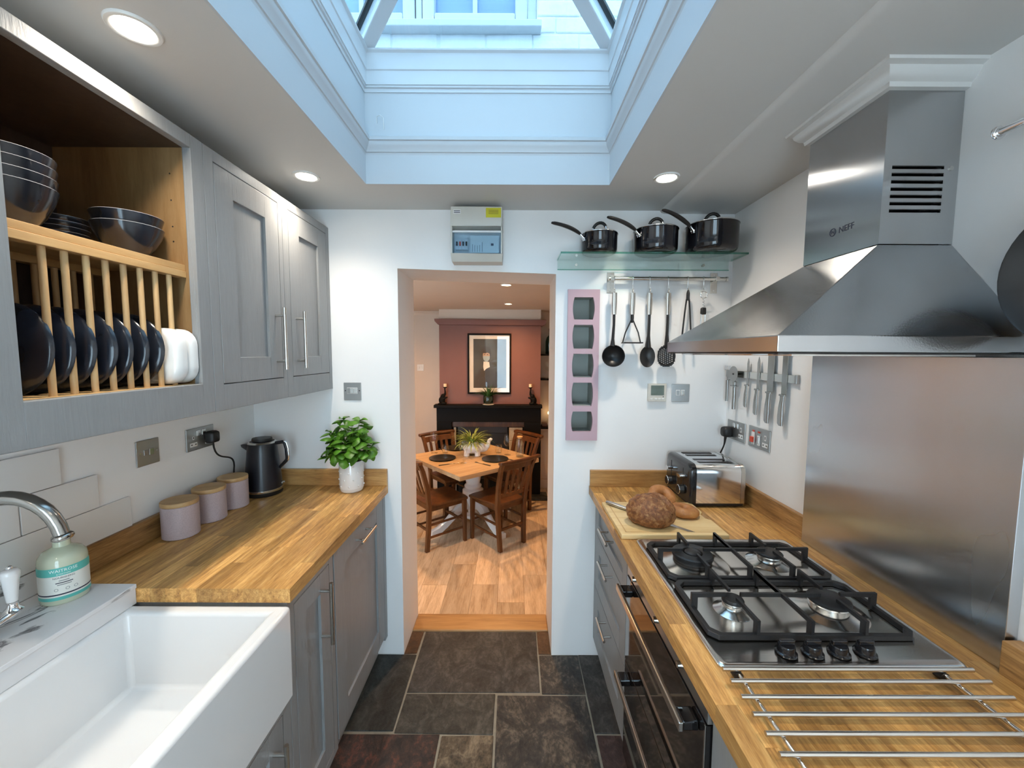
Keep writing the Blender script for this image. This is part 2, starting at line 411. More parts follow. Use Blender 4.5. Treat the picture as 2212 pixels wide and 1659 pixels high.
m = MB()
m.box(XL - .15, DX0, YE, YJ, -.6, 2.6)
m.prism([(DX0, 1.937), (DX1, 1.914), (DX1, 2.6), (DX0, 2.6)], YE, YJ, 'XZ')
m.box(DX1, .284, YE, YJ, -.6, 2.6); m.box(.394, XR + .15, YE, YJ, -.6, 2.6)
m.box(.284, .394, YE, YJ, -.6, 1.150); m.box(.284, .394, YE, YJ, 1.812, 2.6); m.box(.284, .394, YE + .13, YJ, 1.150, 1.812)
for za, zb in ((1.2585, 1.2845), (1.399, 1.423), (1.536, 1.560), (1.674, 1.698)): m.box(.284, .394, YE, YE + .13, za, zb)
struct(m.build('wall_end', 'wall'), 'white plastered end wall with open doorway')
struct(MB().box(XL - .15, XL, YB, YE, -.1, 2.45).build('wall_left', 'wall'), 'white plastered left wall')
wl = bpy.data.objects['wall_left']
struct(MB().box(XR, XR + .15, YB, YE, -.1, 2.45).build('wall_right', 'wall'), 'white plastered right wall')
m = MB()
m.box(XL - .15, -.5, YB - .15, YB, -.1, 2.45); m.box(.5, XR + .15, YB - .15, YB, -.1, 2.45); m.box(-.5, .5, YB - .15, YB, 2.08, 2.45)
struct(m.build('wall_back', 'wall'))
g = struct(MB().box(-.45, .45, YB - .09, YB - .08, .06, 2.03).build('door_1', 'window'))
f = MB()
for xa_, xb_ in ((-.5, -.45), (.45, .5), (-.03, .03)): f.box(xa_, xb_, YB - .11, YB - .05, 0, 2.08)
for xa_, xb_ in ((-.45, -.03), (.03, .45)): f.box(xa_, xb_, YB - .11, YB - .05, 2.03, 2.08); f.box(xa_, xb_, YB - .11, YB - .05, 0, .06)
f.build('door_frame', 'upvc', g)
# ceiling with the opening of the roof lantern; the strip over the hob hangs a little lower
x0, x1, y0, y1 = SK; m = MB()
m.box(XL - .15, x0, YB, YE, ZC, ZC + .3); m.box(x1, .70, YB, YE, ZC, ZC + .3); m.box(x0, x1, y1, YE, ZC, ZC + .3); m.box(x0, x1, YB, y0, ZC, ZC + .3)
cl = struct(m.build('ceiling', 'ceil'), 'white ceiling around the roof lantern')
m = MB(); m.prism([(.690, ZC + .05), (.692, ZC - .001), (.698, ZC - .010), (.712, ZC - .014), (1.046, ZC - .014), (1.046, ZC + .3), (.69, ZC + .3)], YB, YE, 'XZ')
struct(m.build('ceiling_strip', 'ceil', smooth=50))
# skylight well: lining, moulding, kerb frame
m = MB(); t = .05
e = .004; zl = ZC - .0005
m.box(x0 - .003, x0 + e, y0, y1, zl, 2.56); m.box(x1 - e, x1 + .003, y0, y1, zl, 2.56); m.box(x0 + e, x1 - e, y1 - e, y1 + .003, zl, 2.56); m.box(x0 + e, x1 - e, y0 - .003, y0 + e, zl, 2.56)
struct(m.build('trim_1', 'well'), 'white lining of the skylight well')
def ringprof(prof, x0, x1, y0, y1):
    rs = []
    for d, z in prof: rs.append([(x0 + d, y0 + d, z), (x1 - d, y0 + d, z), (x1 - d, y1 - d, z), (x0 + d, y1 - d, z)])
    return rs
m = MB(); m.rings(ringprof([(0, 2.318), (.004, 2.318), (.006, 2.326), (.010, 2.328), (.012, 2.336), (.020, 2.346), (.024, 2.358), (.024, 2.363), (.029, 2.365), (.030, 2.377), (.026, 2.381), (.012, 2.386), (0, 2.387)], x0, x1, y0, y1), False)
struct(m.build('trim_2', 'well', smooth=40), 'moulding around the skylight well')
m = MB(); m.rings(ringprof([(0, 2.552), (.008, 2.552), (.008, 2.566), (.014, 2.567), (.014, 2.574), (.018, 2.575), (.018, 2.625), (.022, 2.628), (.022, 2.688), (.03, 2.694), (.03, 2.70), (0, 2.70), (-.06, 2.70), (-.06, 2.5)], x0, x1, y0, y1), False)
struct(m.build('trim_3', 'upvc', smooth=30), 'white kerb frame of the roof lantern')
# roof lantern
lan = thing('roof_lantern', 'glazed roof lantern with white rafters over the kitchen', 'skylight', (-.1, .772, 2.70))
lx0, lx1, ly0, ly1, lz = x0 + .012, x1 - .012, y0 + .012, y1 - .012, 2.70
hw = (lx1 - lx0) / 2; cx = (lx0 + lx1) / 2; rise = hw * math.tan(math.radians(29)); rz_ = lz + rise
A, B = Vector((cx, ly1 - hw, rz_)), Vector((cx, ly0 + hw, rz_))
def bar(m, p, q, w, h):
    p, q = Vector(p), Vector(q); t = (q - p).normalized(); s = t.cross(Vector((0, 0, 1))).normalized(); u = s.cross(t)
    m.rings([[c + s * (w / 2) + u * 0, c - s * (w / 2) + u * 0, c - s * (w / 2) + u * -h, c + s * (w / 2) + u * -h] for c in (p, q)])
for q, r in (((lx0, ly1, lz), A), ((lx1, ly1, lz), A), ((lx0, ly0, lz), B), ((lx1, ly0, lz), B)):
    m = MB(); bar(m, Vector(q) + Vector((0, 0, .045)), r + Vector((0, 0, .045)), .052, .05); m.build('rafter', 'upvc', lan, bevel=.004)
    m = MB(); bar(m, Vector(q) + Vector((0, 0, .058)), r + Vector((0, 0, .058)), .084, .012); m.build('gasket', 'rubber', lan)
m = MB(); bar(m, A + Vector((0, 0, .05)), B + Vector((0, 0, .05)), .07, .06); m.build('ridge', 'upvc', lan, bevel=.004)
c4 = [(x0 - .03, y0 - .03, lz - .002), (x1 + .03, y0 - .03, lz - .002), (x1 + .03, y1 + .03, lz - .002), (x0 - .03, y1 + .03, lz - .002)]
A2, B2 = tuple(A + Vector((0, 0, .04))), tuple(B + Vector((0, 0, .04)))
for q in ((c4[2], c4[3], A2), (c4[0], c4[1], B2), (c4[1], c4[2], A2, B2), (c4[3], c4[0], B2, A2)):
    MB().add(q, [tuple(range(len(q)))]).build('pane', 'lantern', lan)
# flat roof round the lantern and the house wall above the end wall
m = MB(); m.box(-2.2, x0 - .06, YB - .2, 2.05, 2.5, 2.54); m.box(x1 + .06, 2.2, YB - .2, 2.05, 2.5, 2.54); m.box(x0 - .06, x1 + .06, y1 + .06, 2.05, 2.5, 2.54); m.box(x0 - .06, x1 + .06, YB - .2, y0 - .06, 2.5, 2.54)
struct(m.build('roof', 'roof'))
YX = 2.06
m = MB(); wx0, wx1, wz0, wz1 = -1.06, .112, 3.095, 4.15
m.box(-2.6, wx0, YX, YX + .2, 2.3, 5.0); m.box(wx1, 2.6, YX, YX + .2, 2.3, 5.0); m.box(wx0, wx1, YX, YX + .2, 2.3, wz0); m.box(wx0, wx1, YX, YX + .2, wz1, 5.0)
xw = struct(m.build('wall_house', 'mortar'), 'white painted brick house wall seen through the roof lantern')
bx = None
for r in range(0, 16):
    z = 2.62 + r * .075
    for c in range(-5, 5):
        xa = c * .225 + (r % 2) * .1125 - .02 + rnd.uniform(-.004, .004); xb = xa + .219
        if xb < -1.2 or xa > .9: continue
        if z + .065 > wz0 - .03 and z < wz1 and xb > wx0 and xa < wx1:
            if xa < wx1 and xb > wx1 + .03: xa = wx1 + .004
            else: continue
        if abs(xa - .02 - .204) < .01 and r == 4: pass
        m = MB().box(xa, xb, YX - .002 - rnd.random() * .003, YX + .01, z, z + .070)
        m.v = [(v[0] + rnd.uniform(-.004, .004), v[1] + rnd.uniform(-.002, .001), v[2] + rnd.uniform(-.003, .003)) for v in m.v]
        m.build('brick', 'brick', xw, bevel=.006, seg=2)
MB().cyl((.222, YX - .012, 2.968), (.222, YX + .0, 2.968), .007, 12).build('vent_hole', 'rubber', xw)
wn = struct(MB().box(-1.0, .06, YX + .085, YX + .09, 3.16, 4.1).build('window_1', 'skyglass'), 'upstairs window with white frame above the roof lantern')
m = MB(); yf0, yf1 = YX + .04, YX + .10
m.box(wx0, -1.02, yf0, yf1, wz0, wz1); m.box(.072, wx1, yf0, yf1, wz0, wz1); m.box(-1.02, .072, yf0, yf1, wz0, wz0 + .03); m.box(-.478, -.448, yf0, yf1, wz0 + .03, wz1); m.box(-1.02, .072, yf0, yf1, wz1 - .04, wz1)
m.build('window_frame', 'upvc', wn, bevel=.004)
for a, b in ((-1.012, -.482), (-.444, .066)):
    m = MB(); w = .058; z0, z1 = wz0 + .034, wz1 - .045
    m.box(a, a + w, yf0 - .012, yf1 - .02, z0, z1); m.box(b - w, b, yf0 - .012, yf1 - .02, z0, z1); m.box(a + w, b - w, yf0 - .012, yf1 - .02, z0, z0 + w); m.box(a + w, b - w, yf0 - .012, yf1 - .02, z1 - w, z1)
    o = m.build('sash', 'upvc', wn, bevel=.008)
    c = (a + b) / 2; MB().box(c - .011, c + .011, yf0 + .01, yf1 - .03, z0 + w, z1 - w).build('glazing_bar', 'upvc', wn)
MB().box(wx0 - .02, wx1 + .02, YX - .055, YX + .06, 3.062, 3.094).build('window_sill', 'upvc', wn, bevel=.004)
hk_ = MB().tube([(-.535, 1.655, 2.435), (-.530, 1.64, 2.452), (-.515, 1.635, 2.455), (-.503, 1.635, 2.445), (-.503, 1.637, 2.425), (-.508, 1.655, 2.412)], .0016, 6).build('wire_hook', 'white', None, smooth=90)
tag(hk_, 'small white wire hook in the far left corner of the skylight well', 'hook')
# wall plaster cove at the head of the hood chimney
def uprof(prof, xw_, xf, ya, yb):
    rs = []
    for d, z in prof: rs.append([(xw_, ya - d, z), (xf - d, ya - d, z), (xf - d, yb + d, z), (xw_, yb + d, z)])
    return rs
m = MB(); rs = uprof([(0, 2.148), (.010, 2.150), (.012, 2.160), (.020, 2.164), (.030, 2.176), (.032, 2.184), (.044, 2.188), (.046, 2.1945)], XR, .869, .98, 1.228)
k = 4
for r in rs: m.v += r
for i in range(len(rs) - 1):
    for j in range(3): m.f.append((i * k + j, i * k + j + 1, (i + 1) * k + j + 1, (i + 1) * k + j))
struct(m.build('trim_4', 'ceil', smooth=50), 'plaster moulding around the head of the hood chimney')

# ------------------------------------------------------------------ slate floor, each slab a piece
fl = struct(MB().box(XL, XR, YB, YJ, -.06, -.004).build('floor', 'grout'), 'slate slab floor')
slabs = [(-.546, -.480, 1.954, 2.119, 'rust'), (-.472, .136, 1.719, 2.118, 'dark'), (.142, .2065, 1.954, 2.119, 'rust'), (-.70, -.480, 1.527, 1.948, 'green'),
         (.142, .341, 1.712, 1.948, 'blue'), (.346, .47, 1.522, 1.948, 'dark'), (-.473, -.069, 1.518, 1.711, 'olive'), (-.279, -.066, 1.16, 1.510, 'tan'),
         (-.059, .341, 1.22, 1.702, 'blue'), (-.70, -.287, 1.13, 1.518, 'red'), (.348, .47, 1.10, 1.513, 'maroon')]
for i in range(5):
    ya = 1.10 - .42 * i
    for j, (xa, xb) in enumerate(((-.70, -.30), (-.29, .02), (.03, .30), (.31, .47))):
        slabs.append((xa, xb, ya - .40 - .0, ya, rnd.choice(['dark', 'green', 'olive', 'red', 'tan', 'maroon'])))
for a, b, c, d, s in slabs:
    if d > 1.10 and (c < 1.10): c = 1.115
    m = MB().box(a, b, c, d, -.03, 0)
    zj = rnd.uniform(-.0015, 0)
    m.v = [(v[0] + rnd.uniform(-.0035, .0025), v[1] + rnd.uniform(-.003, .003), v[2] + (zj if v[2] > -.01 else 0)) for v in m.v]
    m.build('slate_slab', S_[s], fl, bevel=.003)
for x, y in ((-.545, .1), (.3, .1)): pass
# left wall tiles, stepped ends
for zr, yend in ((1.2725, 1.0), (1.170, 1.097), (1.0675, 1.193), (.965, 1.291)):
    y = yend
    while y > .35:
        MB().box(XL - .002, XL + .009, y - .196, y - .0015, zr - .0, zr + .1005).build('tile', 'tile', wl, bevel=.0012) if zr < 1.25 else None
        y -= .1975
y = 1.097
# ------------------------------------------------------------------ dining room shell
DX_0, DX_1 = -1.95, 1.12
dfl = struct(MB().box(DX_0, DX_1, YJ, DY, DZ - .06, DZ - .012).build('floor_dining', 'oakX'), 'pale oak plank floor of the dining room')
pw = .205; px = DX_0
while px < DX_1 - .02:
    y = YJ - rnd.random() * .9
    while y < DY:
        ya, yb = max(y, YJ), min(y + 1.22, DY)
        if yb - ya > .02: MB().box(px + .0008, min(px + pw, DX_1) - .0008, ya + .001, yb - .001, DZ - .012, DZ).build('plank', 'plank', dfl)
        y += 1.22
    px += pw
struct(MB().box(DX_0 - .1, DX_0, YJ, DY, DZ, 2.3).build('wall_dining_left', 'cream_wall'))
struct(MB().box(DX_1, DX_1 + .1, YJ, DY, DZ, 2.3).build('wall_dining_right', 'cream_wall'))
struct(MB().box(DX_0 - .1, DX_1 + .1, DY, DY + .1, DZ, 2.3).build('wall_dining_far', 'cream_wall'), 'cream far wall of the dining room')
struct(MB().box(DX_0 - .1, DX_1 + .1, YJ, DY, DC, DC + .1).build('ceiling_dining', 'cream_wall'))
m = MB(); m.prism([(DY, DC - .05), (DY - .012, DC - .05), (DY - .014, DC - .042), (DY - .035, DC - .018), (DY - .05, DC - .012), (DY - .05, DC), (DY, DC)], DX_0, DX_1, 'YZ')
struct(m.build('trim_5', 'cream_wall', smooth=50))
struct(MB().box(DX_0, -.94, DY - .016, DY, DZ, DZ + .13).build('baseboard_left', 'cream_wall', bevel=.003))
struct(MB().box(.367, DX_1, DY - .016, DY, DZ, DZ + .13).build('baseboard_right', 'cream_wall', bevel=.003))
BY = 5.2
cb = struct(MB().box(-.937, .367, BY, DY, DZ, 2.09).build('wall_chimney_breast', 'cream_wall'), 'chimney breast of the dining room')
MB().box(-.9372, .3672, BY - .004, DY - .001, DZ, 1.95).build('pink_face', 'terracotta', cb)
m = MB(); m.prism([(-.99, 1.965), (.43, 1.958), (.43, 1.915), (.41, 1.890), (.372, 1.886), (-.942, 1.892), (-.985, 1.935)], BY - .055, DY, 'XZ')
m.build('cap_moulding', 'terracotta', cb, bevel=.004)
# steps down from the kitchen
st = thing('doorway_steps', 'oak nosed threshold and steps down to the dining room', 'step', (-.17, 2.19, -.34))
MB().box(DX0 + .001, DX1 - .001, 2.122, 2.262, -.03, .006).build('nosing', 'thresh', st, bevel=.006)
MB().box(DX0 + .001, DX1 - .001, 2.262, 2.50, DZ, -.185).build('tread', 'thresh', st, bevel=.006)
MB().box(DX0 + .001, DX1 - .001, 2.24, 2.2615, -.33, -.0305).build('riser', 'cream_wall', st)

# ------------------------------------------------------------------ downlights
def downlight(x, y, z, label, warm, visible=True):
    t = thing('downlight', label, 'light', (x, y, z), 0, 'dining room ceiling downlights' if warm else 'kitchen ceiling downlights')
    MB().lathe([(.036, -.001), (.036, -.004), (.040, -.006), (.046, -.005), (.048, -.001), (.048, .0)], (0, 0, 0), 32).build('bezel', 'white', t, smooth=40, local=True)
    MB().lathe([(.0005, -.0035), (.036, -.0035), (.036, -.001), (.0005, -.001)], (0, 0, 0), 32).build('lens', 'dbulb' if warm else 'bulb', t, local=True)
    c, w = DINING_SPOT if warm else KITCHEN_SPOT
    l = bpy.data.lights.new('downlight_beam', 'SPOT'); l.color = c; l.energy = w; l.spot_size = math.radians(138 if not warm else 160); l.spot_blend = 1.0; l.shadow_soft_size = .032
    o = bpy.data.objects.new('downlight_beam', l); COL.objects.link(o); o.parent = t; o.location = (0, 0, -.012)
downlight(-.787, .889, ZC, 'round ceiling downlight nearest the camera above the plate rack', False)
downlight(-.787, 1.590, ZC, 'round ceiling downlight above the far grey wall cupboard', False)
downlight(.585, 1.589, ZC, 'round ceiling downlight above the saucepan shelf', False)
downlight(-.787, .16, ZC, 'round ceiling downlight on the left, out of view behind the plate rack', False)
downlight(.600, .10, ZC, 'round ceiling downlight on the right, out of view before the hood', False)
downlight(-0.80, -0.35, ZC, 'added unseen ceiling downlight nearest behind the camera, left row', False)  # downlights from here back to the glazed door are added, unseen room fill
downlight(0.60, -0.35, ZC, 'added unseen ceiling downlight nearest behind the camera, right row', False)
downlight(-0.80, -0.95, ZC, 'added unseen ceiling downlight halfway to the glazed door, left row', False)
downlight(0.60, -0.95, ZC, 'added unseen ceiling downlight halfway to the glazed door, right row', False)
downlight(-0.80, -1.50, ZC, 'added unseen ceiling downlight beside the glazed door, left row', False)
downlight(0.60, -1.50, ZC, 'added unseen ceiling downlight beside the glazed door, right row', False)
downlight(-.05, 3.32, DC, 'warm dining room downlight nearer the doorway', True)
downlight(-.045, 4.59, DC, 'warm dining room downlight nearer the chimney breast', True)
downlight(-1.50, 4.30, DC, 'added warm dining room downlight left of the table, hidden by the wall', True)  # unseen lamp added to brighten the left of the dining room
# ------------------------------------------------------------------ kitchen, left side
CF = -.87            # front of the wall cupboards
BF = -.627           # front of the base units, left
def bar_handle(parent, a, b, out, r=.0055, inset=.03):
    """bar between a and b, standing off along -out towards the door"""
    a, b, out = Vector(a), Vector(b), Vector(out); d = (b - a).normalized(); m = MB()
    m.cyl(a, b, r, 14)
    for p in (a + d * inset, b - d * inset): m.cyl(p, p + out, r * .8, 10)
    return m.build('handle', 'nickel', parent, smooth=40)
def shaker(parent, x, sx, y0, y1, z0, z1, st=.072, th=.02, gap=.0, name='door', mat='grey'):
    """panelled front lying in a plane x = const; sx = +1 when it faces +x"""
    xa, xb = (x - th, x) if sx > 0 else (x, x + th); m = MB()
    m.box(xa, xb, y0, y0 + st, z0, z1); m.box(xa, xb, y1 - st, y1, z0, z1); m.box(xa, xb, y0 + st, y1 - st, z0, z0 + st); m.box(xa, xb, y0 + st, y1 - st, z1 - st, z1)
    d = m.build(name, mat, parent, bevel=.0012)
    pa, pb = (x - th, x - .009) if sx > 0 else (x + .009, x + th)
    MB().box(pa, pb, y0 + st, y1 - st, z0 + st, z1 - st).build('panel', mat, d)
    return d
def face_frame(x, th, y0, y1, z0, z1, oy0, oy1, oz0, oz1):
    m = MB(); m.box(x - th, x, y0, oy0, z0, z1); m.box(x - th, x, oy1, y1, z0, z1); m.box(x - th, x, oy0, oy1, z0, oz0); m.box(x - th, x, oy0, oy1, oz1, z1)
    return m
ZB, ZT = 1.363, 2.122
def carcass(t, y0, y1, mat, x0=XL + .002, x1=CF - .022):
    m = MB(); th = .016
    m.box(x0, x1, y0, y0 + th, ZB, ZT); m.box(x0, x1, y1 - th, y1, ZB, ZT); m.box(x0, x1, y0 + th, y1 - th, ZB, ZB + th); m.box(x0, x1, y0 + th, y1 - th, ZT - th, ZT)
    m.box(x0, x0 + .006, y0 + th, y1 - th, ZB + th, ZT - th)
    return m.build('carcass', mat, t)
# plate rack cupboard
RY0, RY1 = .60, 1.1745
t = thing('plate_rack_cabinet', 'grey open wall cupboard with oak plate rack on the left', 'cabinet', (-1.06, .89, ZB))
carcass(t, RY0, RY1, 'grey')
face_frame(CF, .022, RY0, RY1, ZB, ZT, .712, 1.131, 1.449, 2.087).build('face_frame', 'grey', t, bevel=.0015)
m = MB(); ix0, ix1 = XL + .009, CF - .0225
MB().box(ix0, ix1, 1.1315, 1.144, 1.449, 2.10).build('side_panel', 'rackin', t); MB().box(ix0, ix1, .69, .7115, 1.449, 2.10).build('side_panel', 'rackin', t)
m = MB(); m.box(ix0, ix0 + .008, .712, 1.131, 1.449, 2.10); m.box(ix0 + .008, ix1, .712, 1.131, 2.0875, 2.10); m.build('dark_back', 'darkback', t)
MB().box(ix0 + .008, CF - .024, .712, 1.131, 1.437, 1.4495).build('rack_base', 'rack', t)
MB().box(ix0 + .008, -.902, .712, 1.131, 1.760, 1.777).build('shelf', 'rack', t, bevel=.001)
MB().box(-.926, -.900, .712, 1.131, 1.742, 1.7595).build('front_rail', 'rack', t, bevel=.001)
MB().box(-1.135, -1.11, .712, 1.131, 1.742, 1.7595).build('rear_rail', 'rack', t)
DWY = [.757, .797, .837, .879, .920, .962, 1.004, 1.046, 1.088]
for y in DWY[1:]:
    MB().cyl((-.913, y, 1.4495), (-.913, y, 1.742), .0062, 12).build('dowel', 'dowel', t, smooth=40)
    MB().cyl((-1.122, y, 1.4495), (-1.122, y, 1.742), .0062, 12).build('dowel', 'dowel', t, smooth=40)
for z in (1.84, 1.88, 1.95, 2.02):
    MB().cyl((-.93, 1.1312, z), (-.93, 1.1322, z), .0022, 8).build('peg_hole', 'rubber', t)
# dark plates standing in the rack
ORD = ['first', 'second', 'third', 'fourth', 'fifth', 'sixth', 'seventh']
PR = [(.0005, .004), (.055, .004), (.066, .006), (.092, .013), (.099, .018), (.100, .020), (.098, .021), (.090, .0165), (.064, .0095), (.052, .008), (.0005, .008)]
pm = MB().lathe([(r * .93, h) for r, h in PR], (0, 0, 0), 48, 'Y').mesh('dark_plate', smooth=50)
for i in range(7):
    o = obj('dark_plate', pm, 'navy'); y = DWY[i + 1] - .0275
    o.location = (-.986 + rnd.uniform(-.003, .003), y, 1.5428); o.rotation_euler = (math.radians(-3.0), 0, math.radians(rnd.uniform(-1, 1)))
    tag(o, 'dark glazed plate standing in the oak rack, %s from the left' % ORD[i] if i < 6 else 'dark glazed plate standing in the rack next to the white dishes', 'plate', 'dark plates in the rack')
def softbox(name, w, h, d, r, mat):
    m = MB(); rs = []
    for k, (s, dd) in enumerate(((.80, 0), (.90, .002), (.97, .008), (1.0, .02), (1.0, d), (.96, d), (.94, d - .004), (.90, .02), (.80, .006))):
        rs.append([(x * s, dd, z * s) for x, z in rrect(w, h, r, 6)])
    m.rings(rs); return m.mesh(name, smooth=50)
wm = softbox('white_dish', .162, .150, .033, .045, 'dishw')
for i, (y, l) in enumerate(((1.056, 'white rounded square dish standing beside the dark plates'), (1.0935, 'white rounded square dish at the right end of the plate rack'))):
    o = obj('white_dish', wm, 'dishw'); o.location = (-.957, y, 1.5265); tag(o, l, 'dish', 'white dishes in the rack')
def bowl_mesh(name, r, h, n=48):
    me = MB().lathe([(.0005, 0), (r * .42, 0), (r * .45, .004), (r * .72, h * .36), (r * .92, h * .74), (r, h), (r * .985, h + .001), (r * .955, h), (r * .88, h * .74), (r * .66, h * .38), (r * .40, .010), (.0005, .009)], n=n).mesh(name, smooth=60)
    me.materials.append(MAT['navy']); me.materials.append(MAT['rim'])
    for p in me.polygons:
        if p.center.z > h - .0006: p.material_index = 1
    return me
b1 = bowl_mesh('serving_bowl', .071, .076); b2 = bowl_mesh('cereal_bowl', .072, .085); b3 = bowl_mesh('small_bowl', .052, .045)
for i, (z, l) in enumerate(((1.7775, 'dark blue bowl sitting at the right of the rack shelf, lower of two'), (1.8035, 'dark blue bowl nested in another at the right of the shelf'))):
    o = obj('serving_bowl', b1, 'navy'); o.location = (-.978, 1.052, z); tag(o, l, 'bowl', 'nested bowls at the right of the rack shelf')
for i in range(4):
    o = obj('cereal_bowl', b2, 'navy'); o.location = (-.990, .812, 1.7775 + i * .020)
    tag(o, 'dark blue bowl in the left stack on the rack shelf, ' + ['at the bottom', 'second from the bottom', 'second from the top', 'on top'][i], 'bowl', 'stacked bowls at the left of the rack shelf')
for i in range(5):
    o = obj('small_bowl', b3, 'dark'); o.location = (-1.150, 1.055, 1.7775 + i * .013)
    tag(o, 'small dark bowl in the shaded middle stack, ' + ['at the bottom', 'second up', 'third up', 'fourth up', 'on top'][i], 'bowl', 'small bowls stacked at the back of the shelf')
# two closed wall cupboards
def wall_cupboard(y0, y1, label, hs, dy0, dy1):
    t = thing('wall_cupboard', label, 'cabinet', (-1.06, (y0 + y1) / 2, ZB), 0, 'grey panelled wall cupboards')
    carcass(t, y0, y1, 'grey')
    face_frame(CF, .022, y0, y1, ZB, ZT, dy0 - .002, dy1 + .002, 1.441, 2.089).build('face_frame', 'grey', t, bevel=.0015)
    d = shaker(t, CF + .0005, 1, dy0, dy1, 1.4435, 2.0865, .078)
    hy = dy1 - .038 if hs > 0 else dy0 + .036
    bar_handle(d, (CF + .034, hy, 1.475), (CF + .034, hy, 1.702), (-.034, 0, 0), .006)
wall_cupboard(1.1755, 1.5595, 'grey panelled wall cupboard beside the plate rack', 1, 1.214, 1.532)
wall_cupboard(1.5605, 1.949, 'grey panelled wall cupboard in the far left corner', -1, 1.601, 1.917)

# worktops: glued oak staves
unit = MB().box(-.5, .5, -.5, .5, -.5, .5).mesh('stave')
unit.materials.append(MAT['oak'])
def staves(t, x0, x1, y0, y1, z0, z1, w=.0425, lo=.22, hi=.55, cut=None):
    n = round((x1 - x0) / w); w = (x1 - x0) / n
    for i in range(n):
        xa, y = x0 + i * w, y0 - rnd.random() * lo
        ye = y1
        while y < ye:
            l = rnd.uniform(lo, hi); ya, yb = max(y, y0), min(y + l, ye)
            if ye - yb < .05: yb = ye
            o = bpy.data.objects.new('stave', unit); COL.objects.link(o); o.parent = t
            b = wloc(t); o.location = (xa + w / 2 - b[0], (ya + yb) / 2 - b[1], (z0 + z1) / 2 - b[2]); o.scale = (w - .0002, yb - ya - .0002, z1 - z0)
            y = yb + (0 if yb < ye else 1)
t = thing('worktop', 'oak worktop under the kettle and canisters', 'worktop', (-.93, 1.5, ZW - .04))
staves(t, XL + .001, -.612, 1.066, YE - .001, ZW - .04, ZW)
t = thing('side_upstand', 'oak upstand along the left wall behind the canisters', 'upstand', (XL, 1.5, ZW))
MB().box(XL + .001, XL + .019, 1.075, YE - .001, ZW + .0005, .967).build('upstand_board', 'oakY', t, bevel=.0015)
t = thing('end_upstand', 'oak upstand on the end wall behind the basil pot', 'upstand', (-.9, YE, ZW))
MB().box(XL + .020, -.612, YE - .019, YE - .001, ZW + .0005, .967).build('upstand_board', 'oakX', t, bevel=.0015)

# base units, left
def base_body(t, y0, y1, xb, xf, z0=.10, z1=ZW - .041):
    MB().box(min(xb, xf), max(xb, xf), y0, y1, z0, z1).build('body', 'grey', t)
t = thing('base_cupboard', 'narrow grey base cupboard with long vertical bar handle', 'cabinet', (-.9, 1.2, 0))
base_body(t, 1.076, 1.3615, XL + .03, BF - .021)
m = MB(); m.box(BF - .021, BF, 1.076, 1.108, .10, ZW - .041); m.box(BF - .021, BF, 1.332, 1.3615, .10, ZW - .041); m.box(BF - .021, BF, 1.108, 1.332, .815, ZW - .041); m.box(BF - .021, BF, 1.108, 1.332, .10, .128); m.build('face_frame', 'grey', t, bevel=.0012)
d = shaker(t, BF + .0005, 1, 1.110, 1.330, .131, .812, .065)
bar_handle(d, (BF + .036, 1.266, .573), (BF + .036, 1.266, .785), (-.036, 0, 0), .0065, .028)
MB().box(BF - .065, BF - .05, 1.076, 1.3615, 0.001, .10).build('plinth', 'grey', t)
t = thing('integrated_appliance_front', 'wide grey base unit front with horizontal bar handle', 'cabinet', (-.9, 1.65, 0))
base_body(t, 1.365, 1.945, XL + .03, BF - .021)
d = shaker(t, BF + .0005, 1, 1.370, 1.905, .125, .838, .088)
MB().box(BF - .021, BF, 1.909, 1.945, .10, ZW - .041).build('filler_strip', 'grey', t, bevel=.0012)
bar_handle(d, (BF + .036, 1.545, .783), (BF + .036, 1.705, .783), (-.036, 0, 0), .0055, .028)
MB().box(BF - .065, BF - .05, 1.365, 1.945, 0.001, .10).build('plinth', 'grey', t)
t = thing('sink_cupboard', 'grey base cupboard beneath the white sink', 'cabinet', (-.9, .75, 0))
base_body(t, .42, 1.074, XL + .03, BF - .021, .10, .575)
m = MB(); m.box(BF - .021, BF, 1.034, 1.074, .10, .575); m.box(BF - .021, BF, .42, 1.034, .10, .128); m.box(BF - .021, BF, .42, .46, .128, .575); m.box(BF - .021, BF, .46, 1.034, .545, .575); m.build('face_frame', 'grey', t, bevel=.0012)
d = shaker(t, BF + .0005, 1, .756, 1.032, .131, .543, .065)
bar_handle(d, (BF + .036, .985, .30), (BF + .036, .985, .505), (-.036, 0, 0), .006, .028)
d = shaker(t, BF + .0005, 1, .463, .752, .131, .543, .065)
bar_handle(d, (BF + .036, .51, .30), (BF + .036, .51, .505), (-.036, 0, 0), .006, .028)
MB().box(BF - .065, BF - .05, .42, 1.074, 0.001, .10).build('plinth', 'grey', t)

# belfast sink
t = thing('belfast_sink', 'white ceramic butler sink in the left foreground', 'sink', (-.82, .73, .578))
o0, o1, p0, p1, za, zb = -1.075, -.606, .425, 1.060, .578, .8435
q0, q1, r0, r1, zf = -1.028, -.646, .462, 1.026, .640
bm = bmesh.new()
def ring(x0, x1, y0, y1, z): return [bm.verts.new(p) for p in ((x0, y0, z), (x1, y0, z), (x1, y1, z), (x0, y1, z))]
R = [ring(o0, o1, p0, p1, za), ring(o0, o1, p0, p1, zb), ring(q0, q1, r0, r1, zb), ring(q0 + .012, q1 - .012, r0 + .012, r1 - .012, zf)]
bm.faces.new(R[0][::-1]); bm.faces.new(R[3])
for a, b in zip(R, R[1:]):
    for j in range(4): bm.faces.new((a[j], a[(j + 1) % 4], b[(j + 1) % 4], b[j]))
bmesh.ops.recalc_face_normals(bm, faces=bm.faces)
